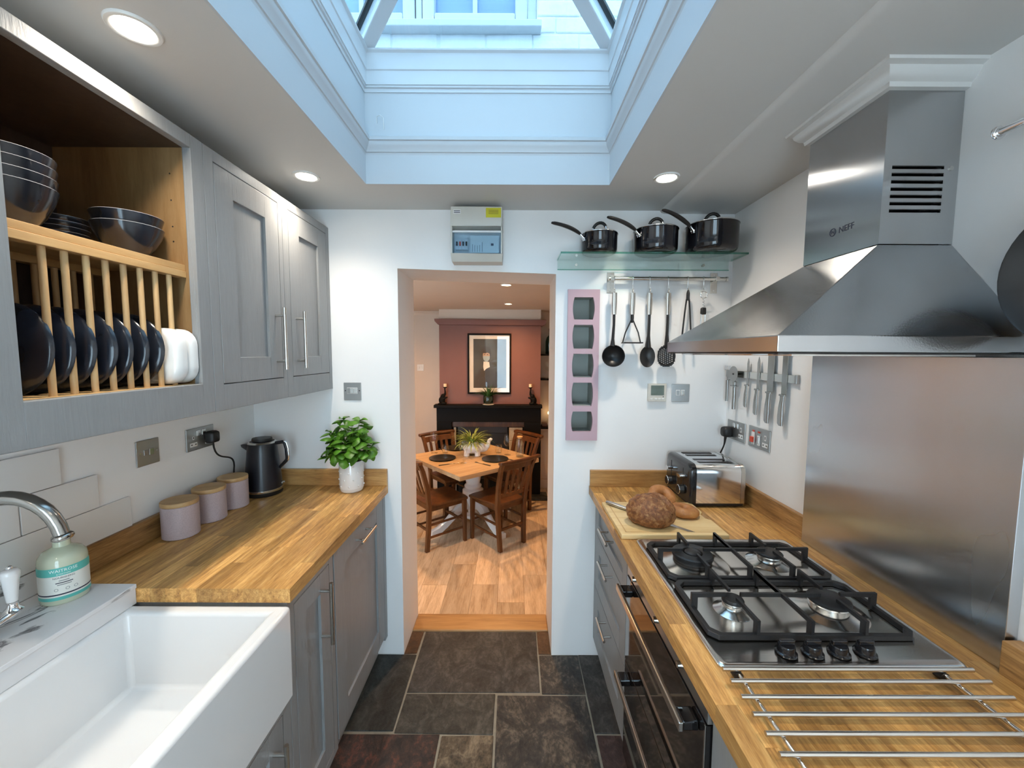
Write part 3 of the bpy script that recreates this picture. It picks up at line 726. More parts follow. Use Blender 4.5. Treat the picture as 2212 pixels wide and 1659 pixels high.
me = bpy.data.meshes.new('basin'); bmesh.ops.translate(bm, verts=bm.verts, vec=(.82, -.73, -.578)); bm.to_mesh(me); bm.free()
for p in me.polygons: p.use_smooth = True
me.set_sharp_from_angle(angle=math.radians(30))
obj('basin', me, 'porcelain', t, bevel=.011, seg=4)
MB().lathe([(.0005, .003), (.02, .002), (.038, .005), (.043, .002), (.043, .0), (.0005, 0)], (-.84, .70, zf), 28).build('waste', 'chrome', t, smooth=50)
t = thing('sink_ledge', 'marble effect ledge with grey veins behind the sink', 'ledge', (-1.15, .75, .844))
MB().box(XL + .0095, -1.034, .40, 1.0655, .888, .900).build('top', 'marble', t, bevel=.0015)
MB().box(-1.046, -1.037, .40, 1.0645, .8445, .8875).build('front', 'marble', t)
MB().box(XL + .0095, -1.047, .40, 1.0645, .8445, .8875).build('core', 'white', t)
t = thing('ledge_upstand', 'marble effect strip on the wall behind the tap', 'upstand', (XL, .75, .9))
MB().box(XL + .001, XL + .009, .40, 1.0735, .9005, .9625).build('strip', 'marble', t)

# mixer tap
t = thing('mixer_tap', 'brushed metal swan neck tap with white lever behind the sink', 'tap', (-1.135, .79, .900))
m = MB(); pts = [(-1.135, .79, .96), (-1.135, .79, 1.10)] + bez((-1.135, .79, 1.10), (-1.135, .79, 1.275), (-.965, .815, 1.275), (-.952, .826, 1.150), 16)
m.tube(pts, [.017, .0165] + [.0165 - .0035 * i / 16 for i in range(17)], 18).build('spout', 'pewter', t, smooth=50)
d = (Vector(pts[-1]) - Vector(pts[-2])).normalized(); e = Vector(pts[-1])
MB().tube([e - d * .004, e, e + d * .005, e + d * .009], [.014, .0175, .018, .0145], 20).build('nozzle', 'pewter', t, smooth=50)
MB().lathe([(.0005, 0), (.026, 0), (.026, .008), (.019, .016), (.02, .06), (.0005, .062)], (-1.135, .79, .9005), 24).build('base', 'pewter', t, smooth=50)
for sg in (1, -1):
    y = .79 + sg * .085
    MB().tube([(-1.135, .79, .935), (-1.135, .79 + sg * .05, .937), (-1.135, y, .945)], [.013, .010, .012], 14).build('arm', 'chrome', t, smooth=50)
    lv = MB().lathe([(.0005, .945), (.014, .946), (.017, .951), (.010, .958), (.008, .966), (.0095, .968), (.0095, .970), (.0005, .971)], (-1.135, y, 0), 20).build('valve', 'chrome', t, smooth=50)
    MB().lathe([(.0005, .969), (.009, .971), (.0135, 1.018), (.0165, 1.034), (.0165, 1.040), (.012, 1.046), (.0005, 1.047)], (-1.135, y, 0), 24).build('lever', 'porcelain', lv, smooth=50)
    MB().ball((-1.135, y, 1.050), .006, n=12, m=8).build('finial', 'chrome', lv, smooth=50)

# hand wash bottle with printed label
bc = (-1.163, 1.006)
t = thing('hand_wash_bottle', 'clear hand wash bottle with teal and white label on the ledge', 'bottle', (*bc, .9005))
MB().lathe([(.0005, 0), (.043, 0), (.046, .004), (.046, .106), (.044, .116), (.036, .128), (.022, .135), (.0165, .139), (.0165, .158), (.018, .159), (.018, .163), (.015, .164), (.0005, .164)], n=36).build('bottle', 'soap', t, smooth=50, local=True)
def band(z0, z1, mat, nm, r=.0463, a0=-2.6, a1=.75):
    m = MB(); n = 30
    m.v = [(math.cos(a0 + (a1 - a0) * i / n) * r, math.sin(a0 + (a1 - a0) * i / n) * r, z) for z in (z0, z1) for i in range(n + 1)]
    m.f = [(i, i + 1, n + 2 + i, n + 1 + i) for i in range(n)]
    return m.build(nm, mat, t, local=True, smooth=60)
lb = band(.014, .096, 'paper', 'label'); band(.076, .0965, 'teal', 'teal_band', .0465); band(.0135, .022, 'teal', 'teal_band', .0465); band(.026, .0295, 'ink', 'dark_line', .0465)
def wrap(body, size, z, mat, ac=-.73, r=.0467):
    m = text(body, size, 0); m.v = [(math.cos(ac + v[0] / r) * r, math.sin(ac + v[0] / r) * r, z + v[1]) for v in m.v]
    m.build('lettering', mat, t, local=True)
wrap('WAITROSE', .0105, .0885, 'inkw'); wrap('& PARTNERS', .0045, .0800, 'inkw'); wrap('NOURISHING', .0065, .0705, 'ink'); [band(z, z + .0022, m_, 'print_line', .0467, -.73 - w_, -.73 + w_) for z, w_, m_ in ((.0620, .20, 'inkg'), (.0565, .33, 'ink'), (.0515, .27, 'inkg'))]
for i, a in enumerate((-1.05, -.62, -.30)): wrap('O', .011, .040, 'inkg', a)

# canisters
cb_, cl_ = MB().lathe([(.0005, 0), (.052, 0), (.055, .003), (.055, .112), (.053, .114), (.0005, .114)], n=40).mesh('canister_body', smooth=40), MB().lathe([(.0005, .1145), (.0545, .1145), (.0555, .117), (.0555, .127), (.054, .129), (.0005, .129)], n=40).mesh('lid', smooth=40)
for x, y, l in ((-1.180, 1.395, 'mauve canister with bamboo lid nearest the camera'), (-1.180, 1.534, 'mauve canister with bamboo lid, the middle of three'), (-1.180, 1.668, 'mauve canister with bamboo lid beside the kettle')):
    t = thing('canister', l, 'canister', (x, y, ZW + .0005), rnd.random(), 'mauve canisters on the worktop'); obj('canister_body', cb_, 'mauve', t); obj('lid', cl_, 'lid', t)

# kettle
t = thing('kettle', 'navy electric kettle with chrome base ring on the worktop', 'kettle', (-1.148, 1.826, ZW + .0005), math.radians(8))
MB().lathe([(.0005, 0), (.074, 0), (.077, .004), (.077, .018), (.0005, .018)], n=40).build('power_base', 'rubber', t, smooth=40, local=True)
MB().lathe([(.0775, .0185), (.0785, .020), (.078, .029), (.076, .030), (.0005, .030)], n=40).build('chrome_ring', 'chrome', t, smooth=40, local=True)
MB().lathe([(.0005, .0305), (.076, .0305), (.0755, .034), (.070, .12), (.062, .205), (.058, .232), (.055, .240), (.045, .244), (.0005, .244)], n=48).build('body', 'kettle', t, smooth=40, local=True)
MB().lathe([(.057, .236), (.0585, .2365), (.056, .2405), (.052, .2435), (.05, .2436)], n=48).build('rim', 'nickel', t, smooth=40, local=True)
MB().lathe([(.0005, .2445), (.040, .2445), (.042, .252), (.040, .259), (.0005, .261)], n=32).build('lid', 'rubber', t, smooth=40, local=True)
MB().rings([[(x, y * w, z) for y, z in ((-1, 0), (-.6, -.7 * 1), (0, -1), (.6, -.7), (1, 0))] if False else [(x, -w, zt), (x, -w * .6, zt - h * .7), (x, 0, zt - h), (x, w * .6, zt - h * .7), (x, w, zt)] for x, w, zt, h in ((-.055, .026, .236, .05), (-.072, .017, .234, .030), (-.088, .008, .230, .014))]).build('spout', 'kettle', t, smooth=60, local=True)
hp = [(.050, 0, .232), (.088, 0, .238), (.098, 0, .231), (.104, 0, .205), (.106, 0, .165), (.103, 0, .152), (.071, 0, .118)]
MB().tube(hp, [.008, .008, .0085, .0085, .0085, .008, .007], 10).build('handle', 'kettle', t, smooth=60, local=True)
MB().tube([(p[0] + .006, p[1], p[2] + .003) for p in hp[1:]], [.0055] * 6, 8).build('handle_trim', 'chrome', t, smooth=60, local=True)
MB().tube([(.068, .0, .046), (.092, .0, .050)], [.006, .005], 8).build('switch', 'nickel', t, local=True)

# wall plates, left wall
def plate_left(name, label, cat, y0, y1, z0, z1):
    t = thing(name, label, cat, (XL, (y0 + y1) / 2, (z0 + z1) / 2))
    MB().box(XL + .0005, XL + .0045, y0, y1, z0, z1).build('plate', 'plate', t, bevel=.0015); return t
X1 = XL + .0046
t = plate_left('fused_switch', 'single steel fused switch on the left wall above the canisters', 'switch', 1.326, 1.412, 1.148, 1.236)
MB().box(X1, X1 + .003, 1.351, 1.366, 1.184, 1.202).build('fuse_holder', 'plate', t, bevel=.001); MB().box(X1, X1 + .004, 1.370, 1.387, 1.182, 1.204).build('rocker', 'nickel', t, bevel=.001)
for y in (1.337, 1.401): MB().cyl((X1, y, 1.193), (X1 + .001, y, 1.193), .003, 10).build('screw', 'nickel', t)
t = plate_left('double_socket', 'double steel wall socket with the kettle plug in it', 'socket', 1.533, 1.676, 1.148, 1.236)
def sock_left(t, y):
    MB().box(X1, X1 + .001, y - .004, y + .004, 1.192, 1.205).build('earth_slot', 'white', t); MB().box(X1, X1 + .001, y - .018, y + .018, 1.164, 1.180).build('pin_slots', 'white', t, bevel=.0004)
    for d in (-.010, .010): MB().box(X1 + .001, X1 + .0012, y + d - .0035, y + d + .0035, 1.1705, 1.1745).build('slot', 'rubber', t)
    MB().box(X1 + .001, X1 + .0012, y - .002, y + .002, 1.195, 1.203).build('slot', 'rubber', t)
sock_left(t, 1.566); sock_left(t, 1.643)
for y in (1.590, 1.618): MB().box(X1, X1 + .004, y - .009, y + .009, 1.204, 1.226).build('rocker', 'nickel', t, bevel=.001)
t = thing('kettle_plug', 'black plug with curling cord in the left wall socket', 'plug', (X1, 1.645, 1.19))
m = MB(); m.rings([[(X1 + .002 + dx, 1.645 + a * s, 1.188 + b * s) for a, b in rrect(.046, .050, .010, 4)] for dx, s in ((0, .95), (.004, 1), (.018, 1), (.030, .86), (.033, .7))]); m.build('plug_body', 'rubber', t, smooth=40)
pts = bez((X1 + .018, 1.645, 1.165), (X1 + .02, 1.645, 1.05), (X1 + .05, 1.74, 1.13), (X1 + .035, 1.735, 1.02), 14) + bez((X1 + .035, 1.735, 1.02), (X1 + .03, 1.733, .93), (X1 + .02, 1.738, .93), (X1 + .022, 1.755, .955), 8)[1:] + [Vector((X1 + .020, 1.772, .985))]
MB().tube(pts, .0034, 8).build('cord', 'rubber', t, smooth=60)

# basil in a white pot
px_, py_ = -.757, 1.866
t = thing('basil_plant', 'green basil plant in a white bobbled ceramic pot', 'plant', (px_, py_, ZW + .0005))
MB().lathe([(.0005, 0), (.045, 0), (.050, .004), (.0525, .014), (.0525, .016), (.0545, .018), (.0555, .142), (.0545, .146), (.052, .146), (.051, .142), (.049, .128), (.0005, .126)], n=40).build('pot', 'porcelain', t, smooth=40, local=True)
MB().lathe([(.0005, .133), (.049, .130)], n=20).build('soil', 'soil', t, local=True)
MB().lathe([(.0505, .140), (.0515, .1475), (.0525, .148), (.0535, .1475)], n=40).build('inner_pot', 'rubber', t, local=True, smooth=50)
dm = MB().ball((0, 0, 0), .0042, n=10, m=8).mesh('bobble', smooth=90); dm.materials.append(MAT['porcelain'])
for r in range(4):
    for k in range(8):
        a = 2 * PI * (k + .5 * (r % 2)) / 8 + .15; o = bpy.data.objects.new('bobble', dm); COL.objects.link(o); o.parent = t; z = .032 + r * .031; o.location = (math.cos(a) * .0546, math.sin(a) * .0546, z)
def leaf_mesh(L, W, curl, cup):
    m = MB(); n = 6; k = 4
    for i in range(n + 1):
        u = i / n; w = W * math.sin(PI * min(1, u * .93 + .05)) ** .8 * (1 - .25 * u)
        for j in range(-k // 2, k // 2 + 1):
            s = j / (k / 2); m.v.append((L * u * math.cos(curl * u * .7), s * w, L * u * -math.sin(curl * u) * .8 + cup * w * (abs(s) ** 1.5) - .25 * W * math.sin(PI * u) * (1 - abs(s)) + .3 * W * math.sin(PI * u)))
    c = k + 1
    for i in range(n):
        for j in range(k): m.f.append((i * c + j, (i + 1) * c + j, (i + 1) * c + j + 1, i * c + j + 1))
    return m.mesh('leaf', smooth=90)
LM = [leaf_mesh(.056, .026, 1.1, -.6), leaf_mesh(.050, .024, .7, -.8), leaf_mesh(.034, .015, .3, .3)]
for l in LM: l.materials.append(MAT['basil'])
br = random.Random(11)
stems = [(-.04, -.05, .225), (.055, -.045, .265), (-.07, -.03, .255), (-.015, -.05, .17), (.085, -.035, .19), (-.085, -.035, .20), (-.085, -.02, .235), (-.05, .0, .31), (-.035, .01, .335), (-.10, .0, .165), (-.025, -.03, .25), (.0, .015, .27), (.02, -.02, .285), (.045, .0, .33), (.065, .005, .30), (.075, -.02, .235), (.05, -.03, .20), (-.06, -.04, .19), (.012, -.045, .20), (.10, .0, .21), (-.09, -.005, .275), (.03, -.045, .235)]
for sx, sy, sz in stems:
    b0 = Vector((sx * .25, sy * .3, .13)); e = Vector((sx, sy, sz)); md = (b0 + e) / 2 + Vector((-sx * .1, 0, .02))
    s_ = MB().tube([b0, md, e], [.002, .0018, .0013], 6).build('stem', 'stem', t, local=True, smooth=60)
    a0 = br.random() * 6.28
    for lev, zz in ((0, 0), (1, -.035)):
        q = e + (md - e) * (lev * .55)
        for k in range(4 if lev == 0 else 2):
            o = bpy.data.objects.new('leaf', LM[2] if (lev == 0 and k > 1) else LM[br.randrange(2)]); COL.objects.link(o); o.parent = t
            a = a0 + lev * PI / 2 + k * PI / (1 if k < 2 else 1) + (PI / 2 if k > 1 else 0) + br.uniform(-.35, .35)
            o.location = q; o.rotation_euler = (br.uniform(-.4, .4), br.uniform(-.5, .35) - (.5 if k > 1 else 0), a)
            if py_ + q.y + math.sin(a) * .05 > YE - .01: o.rotation_euler[2] = -a
            s2 = br.uniform(.95, 1.25); o.scale = (s2, s2, s2)
# ------------------------------------------------------------------ end wall
YF = YE - .0005
def plate_end(name, label, cat, x0, x1, z0, z1, mat='plate', d=.0045):
    t = thing(name, label, cat, ((x0 + x1) / 2, YE, (z0 + z1) / 2)); MB().box(x0, x1, YF - d, YF, z0, z1).build('plate', mat, t, bevel=.0015); return t
Y1 = YF - .0046
t = plate_end('cooker_spur_switch', 'single steel spur switch on the end wall above the basil', 'switch', -.816, -.732, 1.307, 1.392)
MB().box(-.800, -.749, Y1 - .0015, Y1, 1.338, 1.368).build('insert', 'white', t, bevel=.001)
MB().box(-.798, -.783, Y1 - .004, Y1 - .0016, 1.340, 1.366).build('fuse_holder', 'plate', t, bevel=.001)
for x in (-.774, -.758): MB().box(x - .007, x + .007, Y1 - .005, Y1 - .0016, 1.341, 1.365).build('rocker', 'nickel', t, bevel=.001)
for x in (-.808, -.740): MB().cyl((x, Y1 - .001, 1.353), (x, Y1, 1.353), .0028, 10).build('screw', 'rubber', t)
t = plate_end('fused_spur', 'single steel fused switch to the right of the thermostat', 'switch', .775, .861, 1.306, 1.392)
MB().box(.794, .815, Y1 - .0025, Y1, 1.336, 1.364).build('fuse_holder', 'white', t, bevel=.002); MB().box(.797, .812, Y1 - .0032, Y1 - .0026, 1.339, 1.361).build('fuse_face', 'plate', t)
MB().box(.819, .837, Y1 - .0025, Y1, 1.336, 1.364).build('rocker_frame', 'white', t, bevel=.002); MB().box(.822, .834, Y1 - .005, Y1 - .0026, 1.339, 1.361).build('rocker', 'nickel', t, bevel=.001)
t = plate_end('thermostat', 'white thermostat with dark green screen below the hanging utensils', 'thermostat', .657, .745, 1.308, 1.394, 'cream', .016)
MB().box(.670, .733, YF - .0175, YF - .0161, 1.339, 1.386).build('screen', 'lcd', t, bevel=.0005)
for x in (.667, .689, .706, .722): MB().box(x, x + .012, YF - .0175, YF - .0161, 1.318, 1.325).build('button', 'white', t, bevel=.0006)
MB().cyl((.730, YF - .0168, 1.331), (.730, YF - .0161, 1.331), .0025, 8).build('sensor', 'rubber', t)

# consumer unit
t = thing('fuse_box', 'grey consumer unit with smoked flap above the doorway', 'fuse box', (-.16, YE, 1.95))
m = MB(); yf = 1.852
m.box(-.277, -.047, yf, YF, 2.105, 2.190); m.box(-.277, -.271, yf, YF, 1.984, 2.105); m.box(-.053, -.047, yf, YF, 1.984, 2.105); m.box(-.271, -.053, YF - .03, YF, 1.984, 2.105)
m.prism([(yf, 1.984), (YF, 1.984), (YF, 1.952), (yf + .022, 1.952)], -.277, -.047, 'YZ')
m.build('housing', 'cream', t, bevel=.002)
MB().box(-.2705, -.0535, yf + .004, yf + .012, 2.078, 2.086).build('flap_rail', 'white', t)
MB().box(-.2705, -.0535, yf + .004, yf + .008, 1.9845, 2.078).build('flap', 'cuwin', t)
MB().box(-.2705, -.0535, yf + .060, yf + .064, 1.985, 2.104).build('inner_cover', 'white', t)
for i in range(9):
    x = -.262 + i * .0145
    if i < 4: b = MB().box(x, x + .0135, yf + .040, yf + .0598, 2.012, 2.058).build('breaker', 'white', t); MB().box(x + .003, x + .0105, yf + .034, yf + .0398, 2.028, 2.046).build('toggle', 'rubber' if i != 1 else 'red', b)
sh = MB().box(-.190, -.062, yf + .0125, yf + .0135, 1.990, 2.066).build('circuit_chart', 'paper', t)
for i in range(5): MB().box(-.183 + i * .011, -.1805 + i * .011, yf + .0118, yf + .0124, 1.995, 2.02 + rnd.random() * .02).build('print_line', 'inkg', sh)
MB().box(-.098, -.086, yf + .0118, yf + .0124, 2.022, 2.032).build('print_mark', 'ink', sh)
MB().box(-.120, -.052, yf - .0006, yf - .0001, 2.142, 2.184).build('yellow_sticker', 'yellow', t)
for i in range(4): MB().box(-.108, -.064, yf - .001, yf - .0007, 2.158 + i * .005, 2.1595 + i * .005).build('print_line', 'brownfl', t)
ls = MB().box(-.266, -.232, yf - .0006, yf - .0001, 2.158, 2.176).build('maker_sticker', 'white', t)
for i in range(2): MB().box(-.263, -.235, yf - .001, yf - .0007, 2.162 + i * .007, 2.165 + i * .007).build('print_line', 'ink', ls)

# pink spice niche: front with five barrel-shaped openings
t = thing('spice_niche', 'pink framed wall niche with five barrel shaped openings', 'niche', (.339, YE, 1.115))
HO = [(1.751, .1045), (1.617, .114), (1.4795, .113), (1.341, .114), (1.209, .098)]
edges = [1.840, 1.684, 1.5485, 1.411, 1.275, 1.116]
ya, yb = YF - .018, YF
m = MB(); xm = .339; N = 48
for i, (zc, h) in enumerate(HO):
    z1, z0 = edges[i], edges[i + 1]; hole = []; rect = []
    w, wm_ = .088, .104
    path = []
    n4 = N // 4
    for k in range(n4): path.append((xm - w / 2 + w * k / n4, zc - h / 2))
    for k in range(n4): v = -1 + 2 * k / n4; path.append((xm + w / 2 + (wm_ - w) / 2 * (1 - v * v), zc + v * h / 2))
    for k in range(n4): path.append((xm + w / 2 - w * k / n4, zc + h / 2))
    for k in range(n4): v = 1 - 2 * k / n4; path.append((xm - w / 2 - (wm_ - w) / 2 * (1 - v * v), zc + v * h / 2))
    out = []
    for k in range(n4): out.append((.2635 + (.151) * k / n4, z0))
    for k in range(n4): out.append((.4145, z0 + (z1 - z0) * k / n4))
    for k in range(n4): out.append((.4145 - .151 * k / n4, z1))
    for k in range(n4): out.append((.2635, z1 - (z1 - z0) * k / n4))
    b = len(m.v)
    m.v += [(x, ya, z) for x, z in out] + [(x, ya, z) for x, z in path] + [(x, yb, z) for x, z in path] + [(x, yb, z) for x, z in out]
    for k in range(N):
        k2 = (k + 1) % N
        m.f += [(b + k, b + k2, b + N + k2, b + N + k), (b + N + k, b + N + k2, b + 2 * N + k2, b + 2 * N + k), (b + 2 * N + k, b + 2 * N + k2, b + 3 * N + k2, b + 3 * N + k)]
        if (k < n4 and i == 4) or n4 <= k < 2 * n4 or (2 * n4 <= k < 3 * n4 and i == 0) or k >= 3 * n4: m.f.append((b + k, b + 3 * N + k, b + 3 * N + k2, b + k2))
m.build('front', 'pink', t, bevel=0)
for (zc, h), (za, zb) in zip(HO, ((1.699, 1.8115), (1.561, 1.673), (1.424, 1.535), (1.2855, 1.398), (1.151, 1.2575))):
    c = MB(); xa, xb, yd = .2845, .3935, YE + .129; e = .0015
    c.box(xa, xb, yd - e, yd, za, zb); c.box(xa, xa + e, YE + .001, yd - e, za, zb); c.box(xb - e, xb, YE + .001, yd - e, za, zb); c.box(xa + e, xb - e, YE + .001, yd - e, za, za + e); c.box(xa + e, xb - e, YE + .001, yd - e, zb - e, zb)
    c.build('cubby', 'niche', t)

# glass shelf with saucepans
t = thing('glass_shelf', 'greenish glass shelf on the end wall holding three saucepans', 'shelf', (.62, YE, 1.93))
MB().box(.2145, 1.0355, 1.8105, YF, 1.976, 1.984).build('shelf_pane', 'shelfglass', t)
MB().box(.212, 1.038, 1.808, 1.8104, 1.976, 1.984).build('front_edge', 'glassedge', t)
for xa_, xb_ in ((.212, .2144), (1.0356, 1.038)): MB().box(xa_, xb_, 1.8105, YF, 1.976, 1.984).build('side_edge', 'glassedge', t)
MB().box(.212, 1.020, YF - .0145, YF - .0122, 1.930, 1.9335).build('strip_edge', 'glassedge', t)
MB().box(.212, 1.020, YF - .012, YF - .002, 1.932, 1.9755).build('support_strip', 'shelfglass', t)
for x in (.30, .90): MB().cyl((x, YF - .016, 1.954), (x, YF - .001, 1.954), .006, 14).build('fixing', 'nickel', t, smooth=40)
ZS = 1.9845
def saucepan(x, y, r, h, label, ha, hl, rise):
    t = thing('saucepan', label, 'saucepan', (x, y, ZS), 0, 'black saucepans on the glass shelf')
    MB().lathe([(.0005, 0), (r * .82, 0), (r * .93, .004), (r * .985, .012), (r, .03), (r, h - .004), (r + .003, h), (r - .001, h), (r - .002, h - .004), (r - .003, .03), (r * .9, .006), (.0005, .005)], n=48).build('pan', 'potblue', t, smooth=40, local=True)
    MB().lathe([(r * .80, -.0002), (r * .82, .0012), (.0005, .0012), (.0005, -.0002)], n=36).build('base_disc', 'nickel', t, local=True)
    ld = MB().lathe([(.0005, h + .012), (r * .5, h + .010), (r * .9, h + .004), (r + .001, h + .002), (r + .001, h + .0005), (.0005, h + .0005)], n=48).build('lid', 'glassblk', t, smooth=60, local=True)
    MB().torus((0, 0, h + .0025), r, .0028, n=48, m=8).build('lid_rim', 'chrome', ld, smooth=90, local=True)
    a = math.radians(25); kx, ky = math.cos(a), -math.sin(a)
    kp = bez((-.030 * kx, -.030 * ky, h + .010), (-.036 * kx, -.036 * ky, h + .066), (.034 * kx, .034 * ky, h + .072), (.032 * kx, .032 * ky, h + .012), 12)
    MB().tube(kp[2:11], .0068, 10).build('lid_handle', 'nylon', ld, smooth=60, local=True)
    MB().tube(kp[:3], .0045, 8).build('lid_post', 'chrome', ld, smooth=60, local=True); MB().tube(kp[10:], .0045, 8).build('lid_post', 'chrome', ld, smooth=60, local=True)
    dx, dy = math.cos(ha), math.sin(ha)
    P = lambda d, z: Vector((dx * d, dy * d, z))
    hr = h * .78
    MB().tube([P(r - .001, hr - .014), P(r + .004, hr - .002), P(r + .022, hr + .012)], [.013, .010, .007], 10, flat=.6).build('bracket', 'chrome', t, smooth=60, local=True)
    for s in (-1, 1): MB().ball(P(r + .004, hr - .006) + Vector((-dy, dx, 0)) * .009 * s, .0035, n=8, m=6).build('rivet', 'chrome', t, smooth=90, local=True)
    pts = bez(P(r + .018, hr + .010), P(r + .055, hr + .034), P(r + hl * .7, hr + rise), P(r + hl, hr + rise), 12)
    MB().tube(pts, [.006, .0085, .010, .0105, .011, .011, .011, .0105, .010, .0098, .0095, .009, .006], 10, flat=.75).build('handle', 'nylon', t, smooth=60, local=True)
saucepan(.390, 1.860, .080, .084, 'small black saucepan at the left of the glass shelf', math.radians(204), .165, .042)
saucepan(.640, 1.850, .095, .100, 'middle sized black saucepan between the other two on the shelf', math.radians(205), .172, .046)
saucepan(.882, 1.832, .108, .116, 'largest black saucepan at the right of the glass shelf', math.radians(203), .175, .058)

# utensil rail, hooks and utensils
t = thing('utensil_rail', 'steel hanging rail on two brackets below the glass shelf', 'rail', (.725, YE, 1.82)); YR = 1.916; ZR = 1.888
MB().cyl((.456, YR, ZR), (1.0, YR, ZR), .0085, 16).build('rail', 'nickel', t, smooth=40)
for x in (.466, .957):
    b = MB().box(x - .017, x + .017, YF - .003, YF, 1.826, 1.922).build('bracket', 'nickel', t, bevel=.001)
    MB().box(x - .009, x + .009, YR - .009, YF - .0031, ZR - .010, ZR + .010).build('arm', 'nickel', b, bevel=.001)
    for z in (1.838, 1.91): MB().cyl((x, YF - .004, z), (x, YF - .0031, z), .0035, 10).build('screw', 'chrome', b)
for x in (.454, 1.002): MB().cyl((x - .004, YR, ZR), (x + .004, YR, ZR), .011, 16).build('end_cap', 'nickel', t, smooth=40)
hk = MB().tube([(0, .0085, -.003), (0, .0108, .002), (0, .0078, .0092), (0, 0, .0112), (0, -.0085, .008), (0, -.0108, 0), (0, -.0085, -.02), (0, -.006, -.042), (0, -.0075, -.050), (0, -.013, -.0535), (0, -.0185, -.050), (0, -.0195, -.044)], .0016, 8).mesh('s_hook', smooth=90); hk.materials.append(MAT['chrome'])
UX = [.476, .561, .641, .727, .818, .892]
UN = ['the ladle', 'the potato masher', 'the solid spoon', 'the slotted spoon', 'the tongs', 'the corkscrew']
for x, n in zip(UX, UN):
    o = bpy.data.objects.new('s_hook', hk); COL.objects.link(o); o.location = (x, YR, ZR); tag(o, 'small steel hook on the rail carrying %s' % n, 'hook', 'hooks on the utensil rail')
YU = 1.9025
def utensil(name, label, cat, x):
    return thing(name, label, cat, (x, YU, 1.832), 0, 'black utensils hanging from the rail')
def grip(t, ztop=.0, zb=-.112):
    MB().rings([[(a * s, b * .75, z) for a, b in rrect(.023, .020, .007, 3)] for z, s in ((ztop - .012, 1.0), (zb * .5, 1.05), (zb, .85))]).build('grip', 'nickel', t, smooth=40, local=True)
    MB().torus((0, 0, ztop - .004), .0065, .0022, 'X', 20, 8).build('hanging_eye', 'nickel', t, smooth=90, local=True)
def dish(c, rx, rz, depth, n=28, m=8, tilt=0):
    """shallow scoop opening towards -y"""
    mb = MB(); rs = []
    for s in [1.0, .985, .9, .7, .45, .2, .02]: rs.append([(c[0] + rx * s * math.cos(2 * PI * j / n), c[1] + depth * (1 - s * s) , c[2] + rz * s * math.sin(2 * PI * j / n)) for j in range(n)])
    rs2 = [[(p[0], p[1] + .0025, p[2]) for p in r] for r in rs[::-1]]
    mb.rings(rs + rs2 + [rs[0]], False); return mb
t = utensil('ladle', 'black ladle with steel handle hanging leftmost on the rail', 'ladle', UX[0]); grip(t)
MB().tube([(0, 0, -.112), (0, .0, -.16), (-.004, -.002, -.225), (-.006, -.006, -.262)], [.0105, .010, .0115, .020], 12, flat=.6).build('neck', 'nylon', t, smooth=60, local=True)
MB().rings([[(-.004 + x * s, yy, -.306 + z * s2) for x, z in [(.054 * math.cos(2 * PI * j / 28), .050 * math.sin(2 * PI * j / 28) * (1.0 if math.sin(2 * PI * j / 28) < 0 else 1.05)) for j in range(28)]] for s, s2, yy in ((.05, .05, .024), (.5, .5, .022), (.85, .85, .010), (1, 1, -.022), (.96, .96, -.022), (.8, .8, .006), (.05, .05, .019))]).build('bowl', 'nylon', t, smooth=60, local=True)
t = utensil('potato_masher', 'potato masher with open triangular black wire frame on the rail', 'masher', UX[1]); grip(t)
MB().tube([(0, 0, -.112), (0, 0, -.13), (0, 0, -.150)], [.0105, .011, .006], 10, flat=.7).build('neck', 'nylon', t, smooth=60, local=True)
for s in (-1, 1): MB().tube([(0, 0, -.128), (s * .012, 0, -.155), (s * .030, 0, -.195), (s * .0425, 0, -.244)], .0032, 8).build('prong', 'nylon', t, smooth=60, local=True)
MB().rings([[(x, y * .045, z) for x, z in ((-.044, -.2405), (.044, -.2405), (.044, -.2465), (-.044, -.2465))] for y in (-.75, .38)]).build('mashing_plate', 'nylon', t, local=True)
t = utensil('solid_spoon', 'solid black serving spoon with steel handle on the rail', 'spoon', UX[2]); grip(t)
MB().tube([(0, 0, -.112), (0, 0, -.15), (-.002, -.002, -.21), (-.003, 0, -.265)], [.0105, .0105, .012, .024], 12, flat=.55).build('neck', 'nylon', t, smooth=60, local=True)
dish((-.003, .0, -.308), .036, .050, .014).build('bowl', 'nylon', t, smooth=60, local=True)
t = utensil('slotted_spoon', 'black slotted spoon pierced with small holes on the rail', 'spoon', UX[3]); grip(t)
MB().tube([(0, 0, -.112), (0, 0, -.15), (-.002, -.002, -.205), (.0, 0, -.268)], [.0105, .0105, .012, .021], 12, flat=.55).build('neck', 'nylon', t, smooth=60, local=True)
m = MB(); n = 17; hx, hz = .042, .052; cz = -.305
bmk = bmesh.new(); step = .0048
def inside(x, z): return (x / hx) ** 2 + (abs(z) / hz) ** 2.4 <= 1
cells = [(i, k) for i in range(-10, 11) for k in range(-12, 13) if inside(i * step, k * step)]
for i, k in cells:
    if i % 2 == 0 and (k + (i // 2) % 2) % 2 == 0 and inside(i * step * 1.25, k * step * 1.22): continue
    x, z = i * step, k * step; d = .012 * (1 - (x / hx) ** 2 - (z / hz) ** 2); h = step / 2 + .00005
    m.box(x - h, x + h, d - .0012, d + .0012, cz + z - h, cz + z + h)
m.torus((0, 0, cz), .041, .0025, 'Y', 36, 8); m.v = [(v[0], v[1], v[2]) for v in m.v]
o = m.build('perforated_bowl', 'nylon', t, local=True); o['kind'] = 'stuff'
t = utensil('tongs', 'black kitchen tongs hanging on the rail left of the corkscrew', 'tongs', UX[4])
